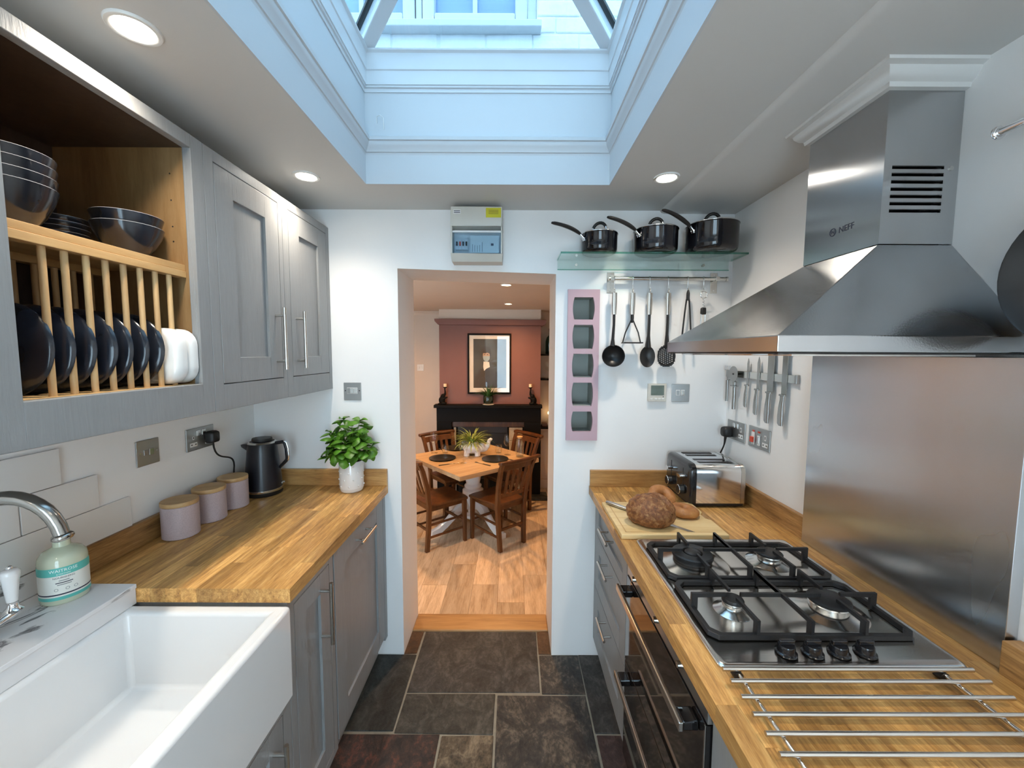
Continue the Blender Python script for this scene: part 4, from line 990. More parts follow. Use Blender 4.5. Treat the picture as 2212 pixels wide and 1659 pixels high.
MB().tube([(0, 0, .002), (0, 0, -.012), (0, 0, -.046)], [.005, .010, .011], 12, flat=.7).build('pivot', 'nylon', t, smooth=60, local=True)
for s in (-1, 1): MB().tube([(s * .006, 0, -.04), (s * .013, 0, -.11), (s * .020, 0, -.20), (s * .021, 0, -.245), (s * .018, 0, -.265)], [.005, .0052, .0055, .007, .003], 10, flat=.7).build('jaw', 'nylon', t, smooth=60, local=True)
t = utensil('corkscrew', 'small chrome winged corkscrew hanging rightmost on the rail', 'corkscrew', UX[5])
MB().torus((0, 0, -.020), .0155, .003, 'Y', 24, 8).build('key_handle', 'chrome', t, smooth=90, local=True)
MB().tube([(.0045 * math.cos(i * .9), .0045 * math.sin(i * .9), -.036 - i * .0017) for i in range(26)], .0016, 6).build('screw', 'chrome', t, smooth=90, local=True)
MB().rings([[(a, b, z) for a, b in rrect(.026 * s, .018 * s, .006 * s, 3)] for z, s in ((-.078, .6), (-.082, .9), (-.105, .95), (-.110, .8))]).build('body', 'rubber', t, smooth=50, local=True)
for s in (-1, 1): MB().tube([(s * .009, 0, -.108), (s * .010, 0, -.165)], .0035, 8).build('wing', 'chrome', t, smooth=60, local=True)

# ------------------------------------------------------------------ kitchen, right side
t = thing('worktop', 'oak worktop around the gas hob', 'worktop', (.71, 1.1, ZW - .04))
WX0 = .383
HX0, HX1, HY0, HY1 = .434, .954, .787, 1.363
staves(t, WX0, XR - .001, .30, YE - .001, ZW - .04, ZW, .0412)
t = thing('end_upstand', 'oak upstand on the end wall behind the toaster', 'upstand', (.7, YE, ZW))
MB().box(WX0 + .003, XR - .022, YE - .019, YE - .001, ZW + .0005, .967).build('upstand_board', 'oakX', t, bevel=.0015)
t = thing('side_upstand', 'oak upstand along the right wall beside the toaster', 'upstand', (XR, 1.65, ZW))
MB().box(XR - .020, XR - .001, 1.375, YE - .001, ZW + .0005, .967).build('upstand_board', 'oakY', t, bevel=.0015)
t = thing('near_upstand', 'short oak upstand in the right foreground beyond the splashback', 'upstand', (XR, .55, ZW))
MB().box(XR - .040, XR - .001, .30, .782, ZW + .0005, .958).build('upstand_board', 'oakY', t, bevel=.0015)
sp = MB().box(1.018, XR - .001, .787, 1.368, ZW + .0005, 1.535).build('splashback', 'splash', None, bevel=.001)
tag(sp, 'brushed steel splashback on the wall behind the hob', 'splashback')

# drawers, oven and end cupboard
RF = .417
t = thing('drawer_unit', 'grey base unit with three drawers by the doorway', 'drawers', (.75, 1.65, 0))
MB().box(RF + .021, XR - .03, 1.372, 1.945, .10, ZW - .041).build('body', 'grey', t)
m = MB(); m.box(RF, RF + .021, 1.372, 1.392, .10, ZW - .041); m.box(RF, RF + .021, 1.922, 1.945, .10, ZW - .041); m.box(RF, RF + .021, 1.392, 1.922, .10, .118); m.build('face_frame', 'grey', t, bevel=.0012)
for z0, z1, hz in ((.664, .836, .770), (.392, .660, .622), (.120, .388, .362)):
    d = shaker(t, RF - .0005, -1, 1.394, 1.920, z0, z1, .055 if z0 > .6 else .075, name='drawer_front')
    bar_handle(d, (RF - .036, 1.56, hz), (RF - .036, 1.71, hz), (.036, 0, 0), .0055, .03)
MB().box(RF + .035, RF + .05, 1.372, 1.945, .001, .10).build('plinth', 'grey', t)
t = thing('double_oven', 'built-in black glass double oven with steel bar handles', 'oven', (.72, 1.08, 0))
OX, OY0, OY1 = .405, .775, 1.352
MB().box(OX + .021, XR - .03, OY0, OY1, .10, ZW - .041).build('body', 'rubber', t)
MB().box(OX + .002, OX + .0205, OY0, OY1, .775, ZW - .042).build('control_panel', 'steelY', t, bevel=.001)
for y in (1.26, 1.06, .90): MB().lathe([(.0005, -.012), (.008, -.012), (.009, -.002), (.010, .0), (.010, .002)], (OX + .0, y, .806), 20, 'X').build('knob', 'nickel', t, smooth=40)
for z0, z1, hz in ((.462, .770, .742), (.105, .458, .428)):
    d = MB().box(OX, OX + .0205, OY0 + .002, OY1 - .002, z0, z1).build('door', 'glassblk', t, bevel=.001)
    MB().box(OX - .002, OX - .0002, OY0 + .002, OY0 + .006, z0, z1).build('edge_trim', 'nickel', d)
    hdl = MB().box(OX - .046, OX - .036, OY0 + .025, OY1 - .03, hz - .009, hz + .013).build('handle', 'nickel', d, bevel=.002)
    for y in (OY0 + .030, OY1 - .075): MB().box(OX - .0355, OX - .0003, y, y + .04, hz - .011, hz + .011).build('handle_end', 'glassblk', d, bevel=.003)
MB().box(RF + .035, RF + .05, OY0, OY1, .001, .10).build('plinth', 'grey', t)
t = thing('end_base_unit', 'grey base unit end in the right foreground below the worktop', 'cabinet', (.75, .5, 0))
MB().box(RF + .0, XR - .03, .34, .773, .10, ZW - .041).build('body', 'grey', t, bevel=.001)
MB().box(RF + .035, RF + .05, .34, .773, .001, .10).build('plinth', 'grey', t)

# gas hob
t = thing('gas_hob', 'four burner stainless steel gas hob set in the worktop', 'hob', (.694, 1.075, ZW))
hz = ZW + .0005
m = MB(); m.rings([[(.694 + x, 1.075 + y, z) for x, y in rrect(w, h, .014, 5)] for w, h, z in ((.521, .577, hz), (.521, .577, hz + .004), (.515, .571, hz + .0075), (.505, .561, hz + .0085), (.498, .554, hz + .0065))]); m.build('plate', 'hob', t, smooth=40)
zt = hz + .0068
BURN = [(.562, 1.205, .060, 'wok'), (.805, 1.212, .037, 'b'), (.560, .972, .026, 'b'), (.805, .975, .047, 'b')]
for x, y, r, k in BURN:
    MB().lathe([(.0005, .012), (r * .95, .012), (r * 1.25, .006), (r * 1.7, .001), (r * 1.75, 0), (.0005, 0)], (x, y, zt), 36).build('burner_dome', 'hob', t, smooth=60)
    if k == 'wok':
        b = MB().lathe([(.028, .012), (.055, .012), (.057, .016), (.056, .022), (.060, .024), (.060, .030), (.056, .0335), (.030, .034), (.027, .030), (.027, .013)], (x, y, zt), 40).build('burner_ring', 'iron', t, smooth=40)
        MB().lathe([(.0005, .012), (.018, .012), (.018, .028), (.023, .029), (.023, .033), (.019, .0365), (.0005, .037)], (x, y, zt), 30).build('burner_cap', 'iron', b, smooth=40)
        for a in (0, PI / 2, PI, 1.5 * PI): MB().box(x + math.cos(a) * .03 - .006, x + math.cos(a) * .03 + .006, y + math.sin(a) * .03 - .006, y + math.sin(a) * .03 + .006, zt + .0125, zt + .028).build('bridge', 'iron', b)
    else:
        b = MB().lathe([(.0005, .012), (r * .92, .012), (r * .96, .020), (r * .9, .024), (.0005, .024)], (x, y, zt), 36).build('burner_ring', 'nickel', t, smooth=40)
        MB().lathe([(.0005, .0245), (r, .0245), (r, .029), (r * .9, .0325), (.0005, .033)], (x, y, zt), 36).build('burner_cap', 'iron', b, smooth=40)
def grate(x0, x1, y0, y1, bx):
    o = None; m = MB(); w, h = .0115, .012; z0 = zt + .001
    c = .018
    pts = [(x0 + c, y0), (x1 - c, y0), (x1, y0 + c), (x1, y1 - c), (x1 - c, y1), (x0 + c, y1), (x0, y1 - c), (x0, y0 + c)]
    cx_, cy_ = (x0 + x1) / 2, (y0 + y1) / 2
    def inn(p, k=1): return (p[0] + (w * k if p[0] < cx_ else -w * k), p[1] + (w * k if p[1] < cy_ else -w * k))
    rs = []
    for p in pts:
        q = inn(p); rs.append([(p[0], p[1], z0), (p[0], p[1], z0 + h), (q[0], q[1], z0 + h), (q[0], q[1], z0)])
    m.rings(rs + [rs[0]], False)
    g = m.build('pan_support', 'iron', t, bevel=.0015)
    zg = zt + .046
    def finger(ax, ay, tx, ty):
        d = Vector((tx - ax, ty - ay, 0)); L = d.length; d.normalize(); n = Vector((-d.y, d.x, 0)) * .0035; P = Vector((ax, ay, 0))
        prof = [(0, z0 + .003), (0, zg), (L, zg - .001), (L, zg - .009), (.016, zg - .011), (.016, z0 + .003)]
        k = MB(); k.v = [tuple(P + d * a + n * s + Vector((0, 0, b))) for s in (-1, 1) for a, b in prof]; q = len(prof)
        k.f = [tuple(range(q)), tuple(range(2 * q - 1, q - 1, -1))] + [(i, (i + 1) % q, q + (i + 1) % q, q + i) for i in range(q)]
        k.build('finger', 'iron', g)
    for x, y, r, _ in bx:
        e = max(.018, r * .55)
        finger(x, y0 + .002, x, y - e); finger(x, y1 - .002, x, y + e)
        if x < cx_: finger(x0 + .002, y, x - e, y); 
        else: finger(x1 - .002, y, x + e, y)
    xm_ = (bx[0][0] + bx[1][0]) / 2
    finger(xm_, y0 + .002, xm_, y1 - .004); finger(xm_, y1 - .002, xm_, (y0 + y1) / 2)
    k = MB(); yb_ = bx[0][1]; a0, a1 = bx[0][0] + max(.018, bx[0][2] * .55), bx[1][0] - max(.018, bx[1][2] * .55)
    k.box(a0, a1, yb_ - .0032, yb_ + .0032, zg - .0095, zg - .0002).build('cross_bar', 'iron', g)
grate(.452, .925, 1.098, 1.318, BURN[:2]); grate(.452, .925, .862, 1.088, BURN[2:])
for x in (.597, .654, .711, .768):
    k = MB().lathe([(.0005, .001), (.0215, .001), (.0215, .004), (.018, .006), (.0165, .018), (.0155, .020), (.0005, .020)], (x, .826, zt), 28).build('knob', 'black', t, smooth=40)
    MB().box(x - .0165, x + .0165, .826 - .004, .826 + .004, zt + .0201, zt + .031).build('knob_grip', 'black', k, bevel=.002)

# wire pan rest
t = thing('wire_trivet', 'chrome wire pan rest on the worktop in front of the hob', 'trivet', (.68, .62, ZW))
for y in (.762, .732, .696, .660, .624, .589, .553, .517): MB().cyl((.425, y, ZW + .0230), (.928, y, ZW + .0230), .0044, 12).build('rod', 'nickel', t, smooth=40)
for x in (.456, .868):
    MB().cyl((x, .500, ZW + .0145), (x, .772, ZW + .0145), .0038, 12).build('cross_rod', 'chrome', t, smooth=40)
    for y in (.765, .506): MB().cyl((x, y - .008, ZW + .010), (x, y + .008, ZW + .010), .0094, 14).build('foot', 'rubber', t, smooth=40)

# hood
t = thing('cooker_hood', 'stainless steel chimney cooker hood above the hob', 'cooker hood', (.85, 1.1, 1.54))
cy0, cy1, cx0 = .811, 1.388, .532; qy0, qy1, qx0 = .98, 1.228, .869; zl, zm, zc = 1.544, 1.577, 1.800
m = MB()
m.rings([[(cx0, cy0, zl), (XR - .001, cy0, zl), (XR - .001, cy1, zl), (cx0, cy1, zl)], [(cx0, cy0, zm), (XR - .001, cy0, zm), (XR - .001, cy1, zm), (cx0, cy1, zm)], [(qx0, qy0, zc), (XR - .001, qy0, zc), (XR - .001, qy1, zc), (qx0, qy1, zc)]])
m.build('canopy', 'steelH', t, bevel=.0015)
MB().box(cx0 + .004, XR - .002, cy0 + .004, cy1 - .004, zl - .004, zl - .0005).build('lip', 'rubber', t)
for k in range(2): MB().box(cx0 + .05, XR - .08, cy0 + .03 + k * .265, cy0 + .28 + k * .265, zl - .008, zl - .0045).build('grease_filter', 'nickel', t)
for y in (cy0 + .10, cy1 - .10): MB().cyl((cx0 + .026, y, zl - .007), (cx0 + .026, y, zl - .0042), .016, 18).build('lamp_lens', 'white', t)
# chimney with a louvred near face
m = MB(); lo = [(.899, 1.005)]
vx0, vx1 = .888, 1.010; zs = [1.874 + i * .0165 for i in range(8)]
chz = 2.15
m.box(qx0, qx0 + .002, qy0, qy1, zc + .0015, chz); m.box(qx0 + .002, XR - .001, qy1 - .002, qy1, zc + .0015, chz)
m.box(qx0 + .002, vx0, qy0, qy0 + .002, zc + .0015, chz); m.box(vx1, XR - .001, qy0, qy0 + .002, zc + .0015, chz)
m.box(vx0, vx1, qy0, qy0 + .002, zc + .0015, zs[0]); m.box(vx0, vx1, qy0, qy0 + .002, zs[7] - .0085 + .0, chz)
for i in range(1, 7): m.box(vx0, vx1, qy0, qy0 + .002, zs[i] - .0085, zs[i])
m.build('chimney', 'steelC', t)
MB().box(qx0 + .004, XR - .002, qy0 + .03, qy0 + .032, zc + .002, chz).build('vent_back', 'rubber', t)
for i in range(7):
    k = MB(); k.v = [(vx0, qy0 + .001, zs[i] + .008), (vx1, qy0 + .001, zs[i] + .008), (vx1, qy0 + .010, zs[i] + .002), (vx0, qy0 + .010, zs[i] + .002), (vx0, qy0 + .001, zs[i] + .0072), (vx1, qy0 + .001, zs[i] + .0072), (vx1, qy0 + .010, zs[i] + .0012), (vx0, qy0 + .010, zs[i] + .0012)]
    k.f = [(0, 1, 2, 3), (7, 6, 5, 4), (0, 4, 5, 1), (2, 6, 7, 3)]; k.build('louvre', 'steelH', t)
MB().cyl((1.026, qy0 - .002, 1.975), (1.026, qy0 - .0002, 1.975), .005, 12).build('screw', 'nickel', t)
lg = text('NEFF', .022, .0002); lg.xform(frame((qx0 - .0005, 1.078, 1.868), (0, -1, 0), (0, 0, 1), (-1, 0, 0))); lg.build('lettering', 'ink', t)
m = MB(); m.torus((qx0 - .0004, 1.122, 1.869), .0095, .0012, 'X', 24, 6); lg = text('N', .013, .0002); lg.xform(frame((qx0 - .0005, 1.122, 1.869), (0, -1, 0), (0, 0, 1), (-1, 0, 0))); m.add(lg.v, lg.f); m.build('emblem', 'ink', t)

# toaster
TX0, TX1, TY0, TY1, TH = .752, .992, 1.664, 1.925, .186
t = thing('toaster', 'four slot chrome and black toaster on the right worktop', 'toaster', ((TX0 + TX1) / 2, (TY0 + TY1) / 2, ZW))
def tprof(inset, r=.035, zb=.020):
    y0, y1, z1 = TY0 + inset, TY1 - inset, ZW + TH - inset; o = [(y0, ZW + zb), (y1, ZW + zb)]
    for i in range(6): a = PI / 2 * i / 5; o.append((y1 - r + r * math.cos(a), z1 - r + r * math.sin(a)))
    for i in range(6): a = PI / 2 + PI / 2 * i / 5; o.append((y0 + r + r * math.cos(a), z1 - r + r * math.sin(a)))
    return o
MB().rings([[(x, y, z) for y, z in tprof(i)] for x, i in ((TX0 - .0, .012), (TX0 + .003, .004), (TX0 + .010, .0), (TX0 + .030, .0))]).build('control_end', 'black', t, smooth=35)
MB().rings([[(x, y, z) for y, z in tprof(i)] for x, i in ((TX0 + .0305, .001), (TX1 - .022, .001))]).build('shell', 'chrome', t, smooth=35)
MB().rings([[(x, y, z) for y, z in tprof(i)] for x, i in ((TX1 - .0215, .0), (TX1 - .006, .0), (TX1, .006))]).build('rear_end', 'nickel', t, smooth=35)
MB().box(TX0 + .008, TX1 - .006, TY0 + .008, TY1 - .008, ZW + .006, ZW + .0195).build('base', 'rubber', t)
for i, y in enumerate((1.712, 1.757, 1.832, 1.877)): MB().box(TX0 + .055, TX1 - .05, y - .011, y + .011, ZW + TH - .002, ZW + TH + .0004).build('slot', 'rubber', t)
for y in (1.86, 1.73):
    MB().box(TX0 - .0006, TX0 - .0001, y - .002, y + .002, ZW + .05, ZW + .155).build('lever_slot', 'rubber', t)
    MB().rings([[(x, y + a, ZW + .122 + b) for a, b in rrect(.034, .014, .005, 3)] for x in (TX0 - .022, TX0 - .001)]).build('lever', 'chrome', t, smooth=40)
    MB().lathe([(.0005, -.022), (.017, -.022), (.019, -.018), (.020, -.002), (.021, 0)], (TX0 - .0008, y, ZW + .060), 24, 'X').build('dial', 'rubber', t, smooth=40)
    MB().torus((TX0 - .020, y, ZW + .060), .0185, .002, 'X', 24, 6).build('dial_ring', 'chrome', t, smooth=90)
for x in (TX0 + .03, TX1 - .03):
    for y in (TY0 + .03, TY1 - .03): MB().cyl((x, y, ZW + .0005), (x, y, ZW + .0058), .01, 12).build('foot', 'rubber', t)

# wall plates, right wall
X2 = XR - .0051
def plate_right(name, label, cat, y0, y1, z0, z1):
    t = thing(name, label, cat, (XR, (y0 + y1) / 2, (z0 + z1) / 2)); MB().box(XR - .005, XR - .0005, y0, y1, z0, z1).build('plate', 'plate', t, bevel=.0015); return t
def sock_right(t, y, z=1.155):
    MB().box(X2 - .001, X2, y - .0065, y + .0065, z + .028, z + .050).build('earth_slot', 'white', t, bevel=.0004); MB().box(X2 - .001, X2, y - .018, y + .018, z, z + .018).build('pin_slots', 'white', t, bevel=.0004)
    for d in (-.010, .010): MB().box(X2 - .0014, X2 - .0011, y + d - .003, y + d + .003, z + .006, z + .012).build('slot', 'rubber', t)
    MB().box(X2 - .0014, X2 - .0011, y - .002, y + .002, z + .033, z + .045).build('slot', 'rubber', t)
t = plate_right('double_socket', 'double steel wall socket with the toaster plug on the right wall', 'socket', 1.776, 1.922, 1.139, 1.227)
sock_right(t, 1.806)
for y in (1.835, 1.862): MB().box(X2 - .004, X2, y - .009, y + .009, 1.196, 1.219).build('rocker', 'nickel', t, bevel=.001)
t = plate_right('cooker_switch', 'steel cooker switch plate with red rocker on the right wall', 'switch', 1.601, 1.747, 1.141, 1.229)
sock_right(t, 1.630)
MB().box(X2 - .003, X2, 1.700, 1.722, 1.152, 1.206).build('switch_frame', 'white', t, bevel=.001); MB().box(X2 - .012, X2 - .0031, 1.702, 1.720, 1.162, 1.186).build('red_rocker', 'red', t, bevel=.002)
MB().box(X2 - .003, X2, 1.662, 1.680, 1.154, 1.196).build('switch_frame', 'white', t, bevel=.001); MB().box(X2 - .006, X2 - .0031, 1.664, 1.678, 1.164, 1.190).build('rocker', 'nickel', t, bevel=.001)
for y in (1.710, 1.672): MB().box(X2 - .002, X2, y - .007, y + .007, 1.207, 1.214).build('neon', 'red', t, bevel=.0006)
t = thing('toaster_plug', 'black plug with cord in the right wall socket', 'plug', (X2, 1.893, 1.17))
MB().rings([[(X2 - .002 - dx, 1.893 + a * s, 1.170 + b * s) for a, b in rrect(.046, .050, .014, 4)] for dx, s in ((0, .95), (.004, 1), (.022, 1), (.034, .86), (.037, .7))]).build('plug_body', 'rubber', t, smooth=40)
MB().tube([Vector((X2 - .022, 1.893, 1.150)), Vector((X2 - .024, 1.895, 1.118))] + bez((X2 - .024, 1.895, 1.118), (X2 - .026, 1.90, 1.08), (X2 - .03, 1.935, 1.06), (X2 - .032, 1.936, 1.0), 8)[1:] + [Vector((X2 - .032, 1.936, .99))], [.007, .0045] + [.0034] * 9, 8).build('cord', 'rubber', t, smooth=60)

# magnetic strip and the tools on it
t = thing('magnetic_strip', 'steel magnetic knife strip on the right wall', 'knife rack', (XR, 1.69, 1.45))
XS = XR - .0125
MB().box(XS, XR - .0005, 1.470, 1.925, 1.432, 1.462).build('bar', 'nickel', t, bevel=.001)
for y in (1.4575, 1.9265): MB().box(XS - .001, XR - .0005, y, y + .012, 1.431, 1.463).build('end_cap', 'plate', t, bevel=.001)
XK = XS - .001
def knife(label, y, zt_, zj, zb, w, hw, tip):
    t = thing('knife', label, 'knife', (XK, y, zb), 0, 'knives on the magnetic strip')
    pl = [(-w * .5, zj), (w * .5, zj)] + ([(w * .5, zt_ - w * 2.2), (w * .35, zt_ - w * .9), (-.0, zt_)] if tip else [(w * .5, zt_ - .012), (-w * .2, zt_)]) + [(-w * .5, zt_ - w * 1.0 if not tip else zt_ - w * 1.5)]
    MB().prism([(y - a, b) for a, b in pl], XK - .0022, XK, 'YZ').build('blade', 'knife', t)
    MB().box(XK - .010, XK, y - hw * .62, y + hw * .62, zj - .006, zj + .001).build('bolster', 'knife', t, bevel=.001)
    rs = []
    for u, s in ((0, .8), (.12, .78), (.4, .95), (.7, 1.08), (.93, .98), (1, .7)):
        z = zj - .006 - (zj - .006 - zb) * u; rs.append([(XK - .0065 + b * .55 * s, y + a * s + (.004 if .3 < u < .95 else 0), z) for a, b in rrect(hw, hw * .75, hw * .25, 3)])
    MB().rings(rs).build('handle', 'knife', t, smooth=40)
knife('small paring knife on the strip beside the pizza wheel', 1.757, 1.520, 1.405, 1.306, .015, .019, True)
knife('utility knife on the strip between the paring knife and the large knife', 1.682, 1.528, 1.393, 1.284, .018, .021, True)
knife('broad chef knife on the strip, second from the splashback', 1.603, 1.610, 1.388, 1.262, .038, .026, True)
knife('long bread knife on the strip nearest the splashback', 1.520, 1.625, 1.386, 1.266, .028, .026, False)
t = thing('pizza_wheel', 'steel pizza wheel on the magnetic strip', 'pizza cutter', (XK, 1.845, 1.28))
MB().cyl((XK - .0150, 1.850, 1.447), (XK - .0135, 1.850, 1.447), .036, 36).build('wheel', 'knife', t, smooth=30)
MB().cyl((XK - .0165, 1.850, 1.447), (XK - .0, 1.850, 1.447), .0045, 12).build('axle', 'rubber', t)
MB().prism([(1.838, 1.412), (1.866, 1.418), (1.856, 1.395), (1.838, 1.395)], XK - .0125, XK - .002, 'YZ').build('fork', 'knife', t, bevel=.001)
MB().box(XK - .018, XK - .001, 1.824, 1.868, 1.390, 1.3945).build('guard', 'knife', t, bevel=.001)
MB().rings([[(XK - .0095 + b * .8, 1.845 + a * s, z) for a, b in rrect(.018, .016, .006, 3)] for z, s in ((1.389, .9), (1.34, 1), (1.285, .95))]).build('handle', 'knife', t, smooth=40)
t = thing('peeler', 'steel vegetable peeler at the far end of the magnetic strip', 'peeler', (XK, 1.912, 1.31))
MB().prism([(1.900, 1.415), (1.924, 1.415), (1.928, 1.440), (1.926, 1.462), (1.898, 1.462), (1.896, 1.440)], XK - .0045, XK, 'YZ').build('head', 'knife', t, bevel=.001)
m = MB(); m.box(XK - .014, XK - .001, 1.896, 1.8985, 1.462, 1.484); m.box(XK - .014, XK - .001, 1.9255, 1.928, 1.462, 1.484); m.box(XK - .014, XK - .001, 1.8985, 1.9255, 1.481, 1.484); m.build('blade_yoke', 'chrome', t)
MB().rings([[(XK - .007 + b * .7, 1.912 + a * s, z) for a, b in rrect(.018, .014, .005, 3)] for z, s in ((1.4148, .9), (1.37, 1), (1.315, .9))]).build('handle', 'knife', t, smooth=40)

# chopping board, bread, bagels, bread knife
t = thing('chopping_board', 'pale bamboo chopping board beneath the bread', 'chopping board', (.58, 1.52, ZW))
bp = [(.388, 1.372), (.768, 1.372), (.768, 1.50), (.752, 1.516), (.752, 1.56), (.768, 1.576), (.768, 1.684), (.388, 1.684)]
MB().prism(bp, ZW + .0005, ZW + .0175, 'XY').build('board', 'board', t, bevel=.002)
zb_ = ZW + .0176
for a in (((.408, .412, 1.392, 1.664)), ((.408, .72, 1.660, 1.664)), ((.408, .72, 1.392, 1.396))): MB().box(a[0], a[1], a[2], a[3], zb_, zb_ + .0002).build('juice_groove', 'rack', t)
def lump(name, rx, ry, rz, amp, freq, seed, n=40, m_=26, flat=.0):
    mb = MB().ball((0, 0, 0), 1, n=n, m=m_); out = []
    for v in mb.v:
        p = Vector(v); d = 1 + amp * noise.fractal(p * freq + Vector((seed, 0, 0)), 1.0, 2.0, 4)
        z = p.z if p.z > -.55 else -.55 - (abs(p.z) - .55) * .12
        out.append((p.x * rx * d, p.y * ry * d, z * rz * d))
    mb.v = out; return mb
lf = lump('bread', .088, .070, .066, .055, 4.5, 3.1, 56, 36)
for i, v in enumerate(lf.v):
    x, y, z = v; s = y * .75 + x * .55 - .022
    if z > .015: lf.v[i] = (x, y, z - .013 * math.exp(-(s / .006) ** 2) + .007 * math.exp(-((s - .016) / .008) ** 2))
o = lf.build('bread_loaf', 'crust', None, smooth=90); o.location = (.522, 1.470, zb_ + .0445); o.rotation_euler = (0, 0, math.radians(-20)); tag(o, 'round brown crusty loaf on the chopping board', 'bread')
def bagel(label, loc, rot):
    mb = MB().torus((0, 0, 0), .033, .023, 'Z', 40, 18, .82)
    mb.v = [tuple(Vector(v) * (1 + .05 * noise.fractal(Vector(v) * 28 + Vector((loc[0] * 50, 0, 0)), 1, 2, 3))) for v in mb.v]
    o = mb.build('bagel', 'bagel', None, smooth=90); o.location = loc; o.rotation_euler = rot; tag(o, label, 'bagel', 'bagels on the chopping board')
bagel('golden bagel lying flat on the right of the chopping board', (.680, 1.545, zb_ + .019), (0, math.radians(4), 0))
bagel('golden bagel propped up behind the crusty loaf', (.624, 1.630, zb_ + .046), (math.radians(30), math.radians(-8), .3))
t = thing('bread_knife', 'bread knife with steel handle beneath the crusty loaf', 'knife', (.53, 1.50, zb_))
a, b, c = Vector((.402, 1.660, zb_ + .0095)), Vector((.492, 1.560, zb_ + .007)), Vector((.636, 1.400, zb_ + .003))
MB().tube([a, a.lerp(b, .15), a.lerp(b, .6), b], [.007, .0095, .009, .006], 12, flat=.85).build('handle', 'nickel', t, smooth=60)
d = (c - b).normalized(); n_ = Vector((-d.y, d.x, 0)).normalized() * .010; k = MB()
k.v = [tuple(p) for z in (0, .0018) for p in (b + n_ + Vector((0, 0, z - .005)), b - n_ + Vector((0, 0, z - .005)), c - n_ * .7 + Vector((0, 0, z - .0025)), c + n_ * .9 + d * .02 + Vector((0, 0, z - .0025)))]
k.f = [(0, 3, 2, 1), (4, 5, 6, 7), (0, 1, 5, 4), (1, 2, 6, 5), (2, 3, 7, 6), (3, 0, 4, 7)]; k.build('blade', 'nickel', t)

# pan rail at the right edge
t = thing('pan_rail', 'chrome hanging rail end on the right wall at the picture edge', 'rail', (XR, .6, 1.995))
MB().cyl((.998, .872, 1.995), (.998, .35, 1.995), .008, 16).build('rail', 'chrome', t, smooth=40)
MB().torus((.998, .866, 1.995), .010, .004, 'Y', 20, 8).build('end_ring', 'chrome', t, smooth=90)
for y in (.80, .42): MB().cyl((.998, y, 1.995), (XR - .0005, y, 1.995), .006, 12).build('arm', 'chrome', t, smooth=40)
t = thing('frying_pan', 'black frying pan hanging at the right picture edge', 'frying pan', (.998, .70, 1.54))
MB().lathe([(.0005, .0), (.11, .0), (.118, -.004), (.138, -.036), (.141, -.037), (.120, .001), (.112, .004), (.0005, .004)], (1.032, .700, 1.690), 48, 'X').build('pan', 'nylon', t, smooth=40)
MB().tube([(1.005, .700, 1.825), (.998, .700, 1.86), (.998, .700, 1.974)], [.011, .010, .009], 10, flat=.6).build('handle', 'nylon', t, smooth=60)
MB().torus((.998, .700, 1.9925), .0135, .0028, 'Y', 20, 8).build('hanging_loop', 'chrome', t, smooth=90)
# ------------------------------------------------------------------ dining room
U = Vector((.755, .656, 0)).normalized(); V = Vector((-U.y, U.x, 0)); TC = Vector((-.425, 4.34, 0)); TA = math.atan2(U.y, U.x)
ZTT = .40
t = thing('dining_table', 'square oak topped dining table on a white pedestal', 'table', (TC.x, TC.y, DZ), TA)
for i in range(6):
    w = 1.02 / 6; MB().box(-.51, .51, -.51 + i * w + .0002, -.51 + (i + 1) * w - .0002, .699, .740).build('top_board', 'table', t, local=True)
MB().lathe([(.0005, .060), (.075, .060), (.085, .075), (.085, .10), (.055, .125), (.060, .16), (.10, .26), (.118, .34), (.115, .38), (.085, .40), (.095, .415), (.095, .43), (.075, .45), (.09, .52), (.105, .60), (.11, .66), (.16, .685), (.16, .698), (.0005, .698)], n=40).build('pedestal', 'porcelain', t, smooth=40, local=True)
for k in range(4):
    a = k * PI / 2; m = MB()
    prof = [(.05, .22, .035), (.12, .24, .035), (.22, .19, .032), (.34, .095, .030), (.44, .040, .028), (.53, .030, .030)]
    rs = []
    for i, (d, z, w) in enumerate(prof):
        th = .05 if i < 3 else (.038 if i < 5 else .028)
        rs.append([(d * math.cos(a) - s * w * math.sin(a), d * math.sin(a) + s * w * math.cos(a), max(.0005, z + q * th)) for s, q in ((-1, -1), (1, -1), (1, .8), (.5, 1.05), (-.5, 1.05), (-1, .8))])
    m.rings(rs); m.build('foot', 'porcelain', t, smooth=40, local=True)

